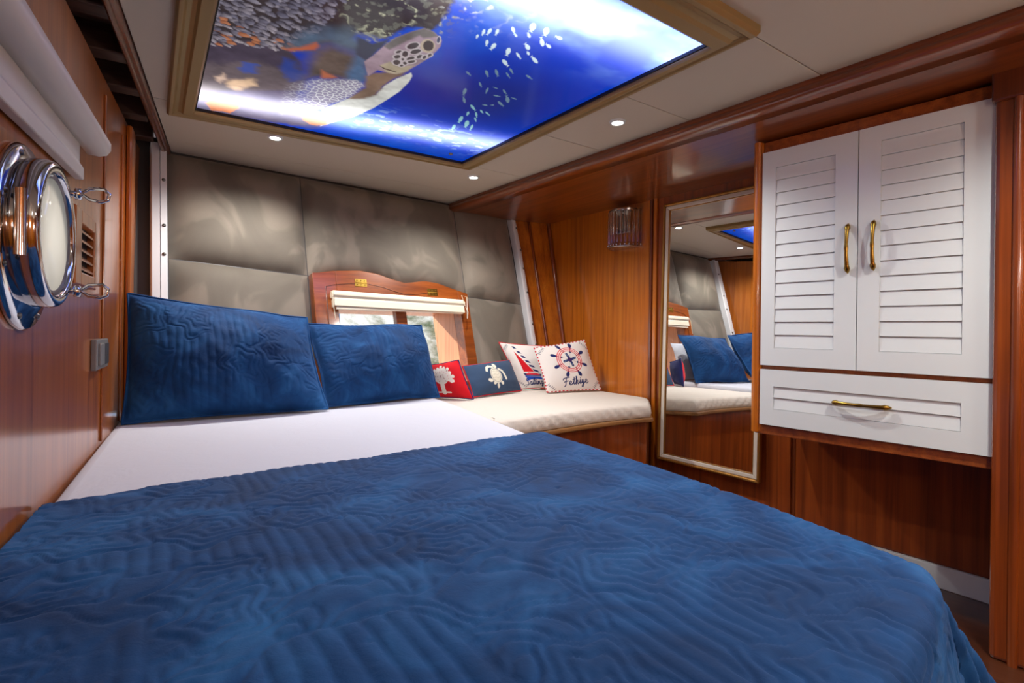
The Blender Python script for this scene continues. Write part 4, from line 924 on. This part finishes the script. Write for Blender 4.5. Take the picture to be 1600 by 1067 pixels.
cushion('throw_cushion', [(1.475, 2.50, -.379), (1.905, 2.635, -.379), (1.857, 2.705, -.193), (1.455, 2.585, -.212)], .085, 'print', 'low navy cushion with a white turtle motif and red piping', 'cushion', None, 170, .035, paint=Paint((52, 74, 104), (52, 74, 104), turtle_fn, 2.0), piping=(.004, (190, 30, 44), None), wr=.003)
cushion('throw_cushion', [(1.945, 2.70, -.379), (2.215, 2.60, -.379), (2.115, 2.70, -.108), (1.832, 2.79, -.086)], .085, 'print', 'white cushion with a red sailboat and the word Sailing, partly covered', 'cushion', None, 190, .04, paint=Paint(WHT, WHT, sail_fn, 1.08), piping=(.004, (200, 40, 52), None), wr=.003)
cushion('throw_cushion', [(1.985, 2.485, -.379), (2.375, 2.425, -.379), (2.300, 2.505, -.066), (1.952, 2.575, -.114)], .09, 'print', 'white cushion with a ship wheel and the word Fethiye, edged in red and white', 'cushion', None, 230, .04, paint=Paint(WHT, WHT, wheel_fn, 1.12), piping=(.005, (196, 44, 56), (236, 226, 226)), wr=.003)

# ================================================================== wardrobe
wd = thing('wardrobe', CB(-.16, -.41), 'white louvred two door cabinet with a drawer in a mahogany carcass', 'cabinet')
WT, WD, DT, DB = .726, -.132, -.149, -.371
MB().fbox(CB, -.522, .212, -.41, .768, -.36, -.022).build('carcass', 'wall', wd)
MB().fbox(CB, -.522, .180, WT+.002, .772, -.022, .004).build('top_rail', 'frame', wd, bevel=.003)
MB().fbox(CB, -.522, .180, DT, WD, -.022, .0).build('middle_rail', 'frame', wd, bevel=.002)
MB().fbox(CB, -.522, .205, -.412, DB-.002, -.022, .006).build('bottom_rail', 'frame', wd, bevel=.003)
MB().fbox(CB, .181, .220, -.405, .775, -.03, .010).build('side_stile', 'wall', wd, bevel=.006)
MB().tube([CB(.203, -.405, .008), CB(.203, .775, .008)], .015, 12).build('stile_bead', 'wall', wd)
def hl(a, z0, z1, par, vertical=True, b0=None, b1=None):
    n = 22; path = []; rad = []
    for i in range(n):
        t = i/(n-1); dep = .004+.022*math.sin(math.pi*t)**.6; q = (z0+(z1-z0)*t)
        path.append(CB(a, q, dep+.018) if vertical else CB(b0+(b1-b0)*t, a, dep+.018)); rad.append(.0054+.0030*abs(2*t-1)**1.5+(.002 if i in (2, 19) else 0)+(.0012 if i in (10, 11) else 0))
    rad[0] = .002; rad[-1] = .002
    h_ = MB().tube(path, rad, 10).build('handle', 'brass', par); h_['label'] = 'aged brass bow handle'; return h_
def door(a0, a1, z0, z1, la0, la1, lz0, lz1, ns, name, handle):
    m = MB()
    m.fbox(CB, a0, la0, z0, z1, 0, .018); m.fbox(CB, la1, a1, z0, z1, 0, .018); m.fbox(CB, la0, la1, z0, lz0, 0, .018); m.fbox(CB, la0, la1, lz1, z1, 0, .018)
    m.fbox(CB, la0-.002, la1+.002, lz0-.002, lz1+.002, -.002, .006)
    dr = m.build(name, 'white', wd)
    LOC[dr.name] = LOC[wd.name]
    hh = (lz1-lz0)/ns
    for i in range(ns):
        b0 = lz0+i*hh; b1 = b0+hh
        MB().prism([(b0+.0005, .0150), (b0+.002, .0165), (b1-.001, .0115), (b1-.001, .004), (b0+.0005, .006)], lambda p_, q_, d_: CB(d_, p_, q_), la0+.0005, la1-.0005).build('slat', 'white', dr)
    return dr
dl = door(-.1565, .180, WD, WT, -.0845, .128, -.062, .658, 14, 'cabinet_door', None)
dr = door(-.520, -.1595, WD, WT, -.448, -.226, -.062, .672, 14, 'cabinet_door', None)
dw = door(-.520, .180, DB, DT, -.448, .128, -.306, -.215, 2, 'drawer', None)
hl(-.130, .217, .396, dl); hl(-.209, .221, .397, dr); hl(-.2525, 0, 0, dw, False, -.267, -.083)

# ================================================================== mirror
mi = thing('wall_mirror', MW(.69, -.73), 'tall mirror in a gilt and silver frame between sconce panel and wardrobe', 'mirror')
A0, A1, B0, B1 = .400, .995, -.731, .726
def MM(a, z, d=0): return MW(a, z, d+.020*(B1-z))       # hangs leaning back a little
def rails(a0, a1, b0, b1, wdt, d0, d1, nm, mat, bev=.003):
    for P in ([(a0, b0), (a1, b0), (a1-wdt, b0+wdt), (a0+wdt, b0+wdt)], [(a0, b1), (a0+wdt, b1-wdt), (a1-wdt, b1-wdt), (a1, b1)], [(a0, b0), (a0+wdt, b0+wdt), (a0+wdt, b1-wdt), (a0, b1)], [(a1, b0), (a1, b1), (a1-wdt, b1-wdt), (a1-wdt, b0+wdt)]):
        MB().prism(P, MM, d0, d1).build(nm, mat, mi, bevel=bev)
rails(A0, A1, B0, B1, .014, 0, .026, 'gilt_rail', 'gold', .005)
rails(A0+.014, A1-.014, B0+.014, B1-.014, .022, 0, .018, 'liner_rail', 'silver', .004)
rails(A0+.036, A1-.036, B0+.036, B1-.036, .004, 0, .016, 'inner_bead', 'gold', .001)
MB().fbox(MM, A0+.03, A1-.03, B0+.03, B1-.03, .002, .009).build('mirror_glass', 'mirror', mi)

# ================================================================== sconce
sc = thing('wall_sconce', (2.35, 2.28, .52), 'unlit wall sconce of hanging glass rods on the corner panel', 'wall lamp')
cx, cy = 2.452, 2.285
def SF(t, r=1): return (cx-.125*r*math.sin(t), cy+.115*r*math.cos(t))
MB().box(cx-.045, cx+.0, cy-.06, cy+.06, .60, .735).build('back_plate', 'chrome', sc, bevel=.004)
m = MB()
for z0, z1 in ((.728, .742),):
    rg_ = [SF(t) for t in np.linspace(0, math.pi, 20)]; m.prism(rg_, lambda a, b, d: (a, b, d), z0, z1)
m.build('top_plate', 'chrome', sc, bevel=.002)
m = MB().tube([SF(t)+(.512,) for t in np.linspace(0, math.pi, 24)], .006, 8); m.build('lower_ring', 'chrome', sc)
m = MB().prism([SF(t, .93) for t in np.linspace(0, math.pi, 20)], lambda a, b, d: (a, b, d), .505, .510); m.build('lower_plate', 'crystal', sc)
for t in np.linspace(.06, math.pi-.06, 15):
    x, y = SF(t, .97); MB().tube([(x, y, .730), (x, y, .535)], .0065, 8).build('glass_rod', 'crystal', sc)
    x, y = SF(t, 1.0); MB().lathe([(0, -.007), (.005, -.005), (.007, 0), (.005, .005), (0, .007)], lambda u, v, d: (x+u, y+v, .524+d), 8).build('bead', 'chrome', sc)
MB().tube([(cx-.055, cy, .72), (cx-.055, cy, .62)], [.012, .014], 10).build('bulb', 'frost', sc)

# ================================================================== left hull side: porthole, blind, vent, switch
po = thing('porthole', LW(1.215, -.01), 'round chrome porthole with thick hinged ring and wing handles', 'porthole')
pc, pz = PHC, PHZ
MB().lathe([(.10, .0), (.155, .0), (.157, .006), (.152, .012), (.135, .014), (.120, .022), (.110, .022), (.10, .0)], lambda u, v, d: LW(pc+u, pz+v, d), 64).build('wall_flange', 'chrome', po)
for k_ in range(8):
    t = math.pi/8+k_*math.pi/4
    MB().lathe([(0, .0165), (.004, .016), (.006, .013)], lambda u, v, d: LW(pc+.143*math.cos(t)+u, pz+.143*math.sin(t)+v, d), 10).build('flange_screw', 'steel', po)
rc_, rs_ = math.cos(.025), math.sin(.025)
def PR(u, v, d):                 # the ring stands a few degrees ajar, hinged at its near edge
    a = u+.125; return LW(pc-.135+a*rc_-d*rs_, pz+.008+v, .014+a*rs_+d*rc_)
hr_ = MB().lathe([(.100, .004), (.118, .0), (.124, .004), (.125, .026), (.122, .034), (.117, .037), (.108, .037), (.104, .034), (.101, .026), (.100, .004)], PR, 64).build('hinged_ring', 'chrome', po)
MB().lathe([(0, .028), (.102, .028), (.102, .022), (0, .022)], PR, 48).build('porthole_glass', 'frost', hr_)
MB().lathe([(.095, .0285), (.102, .031), (.102, .027)], PR, 48).build('glass_gasket', 'grey', hr_)
for t in (.80, -.80):
    u0, v0 = .127*math.cos(t), .127*math.sin(t)
    dg_ = MB().tube([PR(u0-.004, v0, .012), PR(u0-.004, v0, .050)], .0060, 8).build('dog_bolt', 'chrome', po)
    MB().lathe([(.003, .040), (.011, .041), (.011, .050), (.003, .052)], lambda u, v, d: PR(u0-.004+u, v0+v, d), 10).build('dog_nut', 'chrome', dg_)
    lp_ = [(.050, .002), (.062, .012), (.084, .014), (.092, .006), (.090, -.006), (.080, -.011), (.062, -.008)]
    MB().tube([PR(u0-.004, v0+b, d_) for d_, b in lp_], .0034, 8, closed=True).build('wing_handle', 'chrome', dg_)
MB().tube([PR(-.128, .05, .018), PR(-.128, -.05, .018)], .008, 10).build('hinge_barrel', 'chrome', hr_)

lb = thing('roller_blind', LW(1.1, .30), 'white roller blind cassette mounted above the porthole', 'blind')
pr2 = [(.012, .452), (.036, .458), (.052, .453), (.060, .440), (.060, .422), (.052, .409), (.036, .404), (.012, .406)]
MB().loft([[LW(a, z-.0+(a-1.2)*.04, d) for d, z in pr2] for a in (-.2, .7, 1.70)]).build('roller_cassette', 'blind', lb)
MB().lathe([(0, .004), (.020, .003), (.024, 0)], lambda u, v, d: LW(1.701+d, .432+.020+v, .036+u), 18).build('end_cap', 'blind', lb)
MB().prism([(.004, .322), (.022, .322), (.022, .350), (.014, .362), (.014, .410), (.004, .410)], lambda a, b, d: LW(d, b+(d-1.2)*.04, a), -.2, 1.60).build('fascia', 'blind', lb, bevel=.003)

ve = thing('vent_grille', LW(1.73, .1), 'brown wooden louvred vent beside the porthole', 'vent')
va, vb, v0, v1 = 1.535, 1.800, .090, .270
MB().fbox(LW, va, vb, v0, v1, 0, .003).build('vent_back', 'black', ve)
for a0, a1, b0, b1 in ((va, va+.065, v0, v1), (vb-.028, vb, v0, v1), (va+.065, vb-.028, v0, v0+.032), (va+.065, vb-.028, v1-.032, v1)):
    MB().fbox(LW, a0, a1, b0, b1, 0, .020).build('vent_frame', 'wall_l', ve, bevel=.003)
for i in range(6):
    z = v0+.038+i*.0225
    MB().prism([(z, .016), (z+.004, .017), (z+.016, .005), (z+.012, .004)], lambda p_, q_, d_: LW(d_, p_, q_), va+.065, vb-.028).build('vent_slat', 'wall_l', ve)

sw = thing('light_switch', LW(2.0, -.13), 'grey double light switch on the hull beside the pillow', 'switch')
MB().fbox(LW, 1.86, 2.06, -.132, -.045, 0, .014).build('switch_plate', 'grey', sw, bevel=.003)
MB().fbox(LW, 1.885, 1.955, -.120, -.057, .012, .020).build('rocker', 'grey', sw, bevel=.003)
MB().fbox(LW, 1.962, 2.035, -.120, -.057, .012, .020).build('rocker', 'grey_d', sw, bevel=.003)

# grey air vent in the bed base, seen in the mirror
av = thing('air_vent', (1.17, 1.66, -.60), 'small grey air vent low in the bed base, seen in the mirror', 'vent')
MB().box(1.116, 1.130, 1.50, 1.68, -.64, -.56).build('vent_body', 'plastic', av, bevel=.003)
for i in range(3): MB().box(1.128, 1.134, 1.515, 1.665, -.63+i*.024, -.618+i*.024).build('vent_slat', 'grey_d', av)
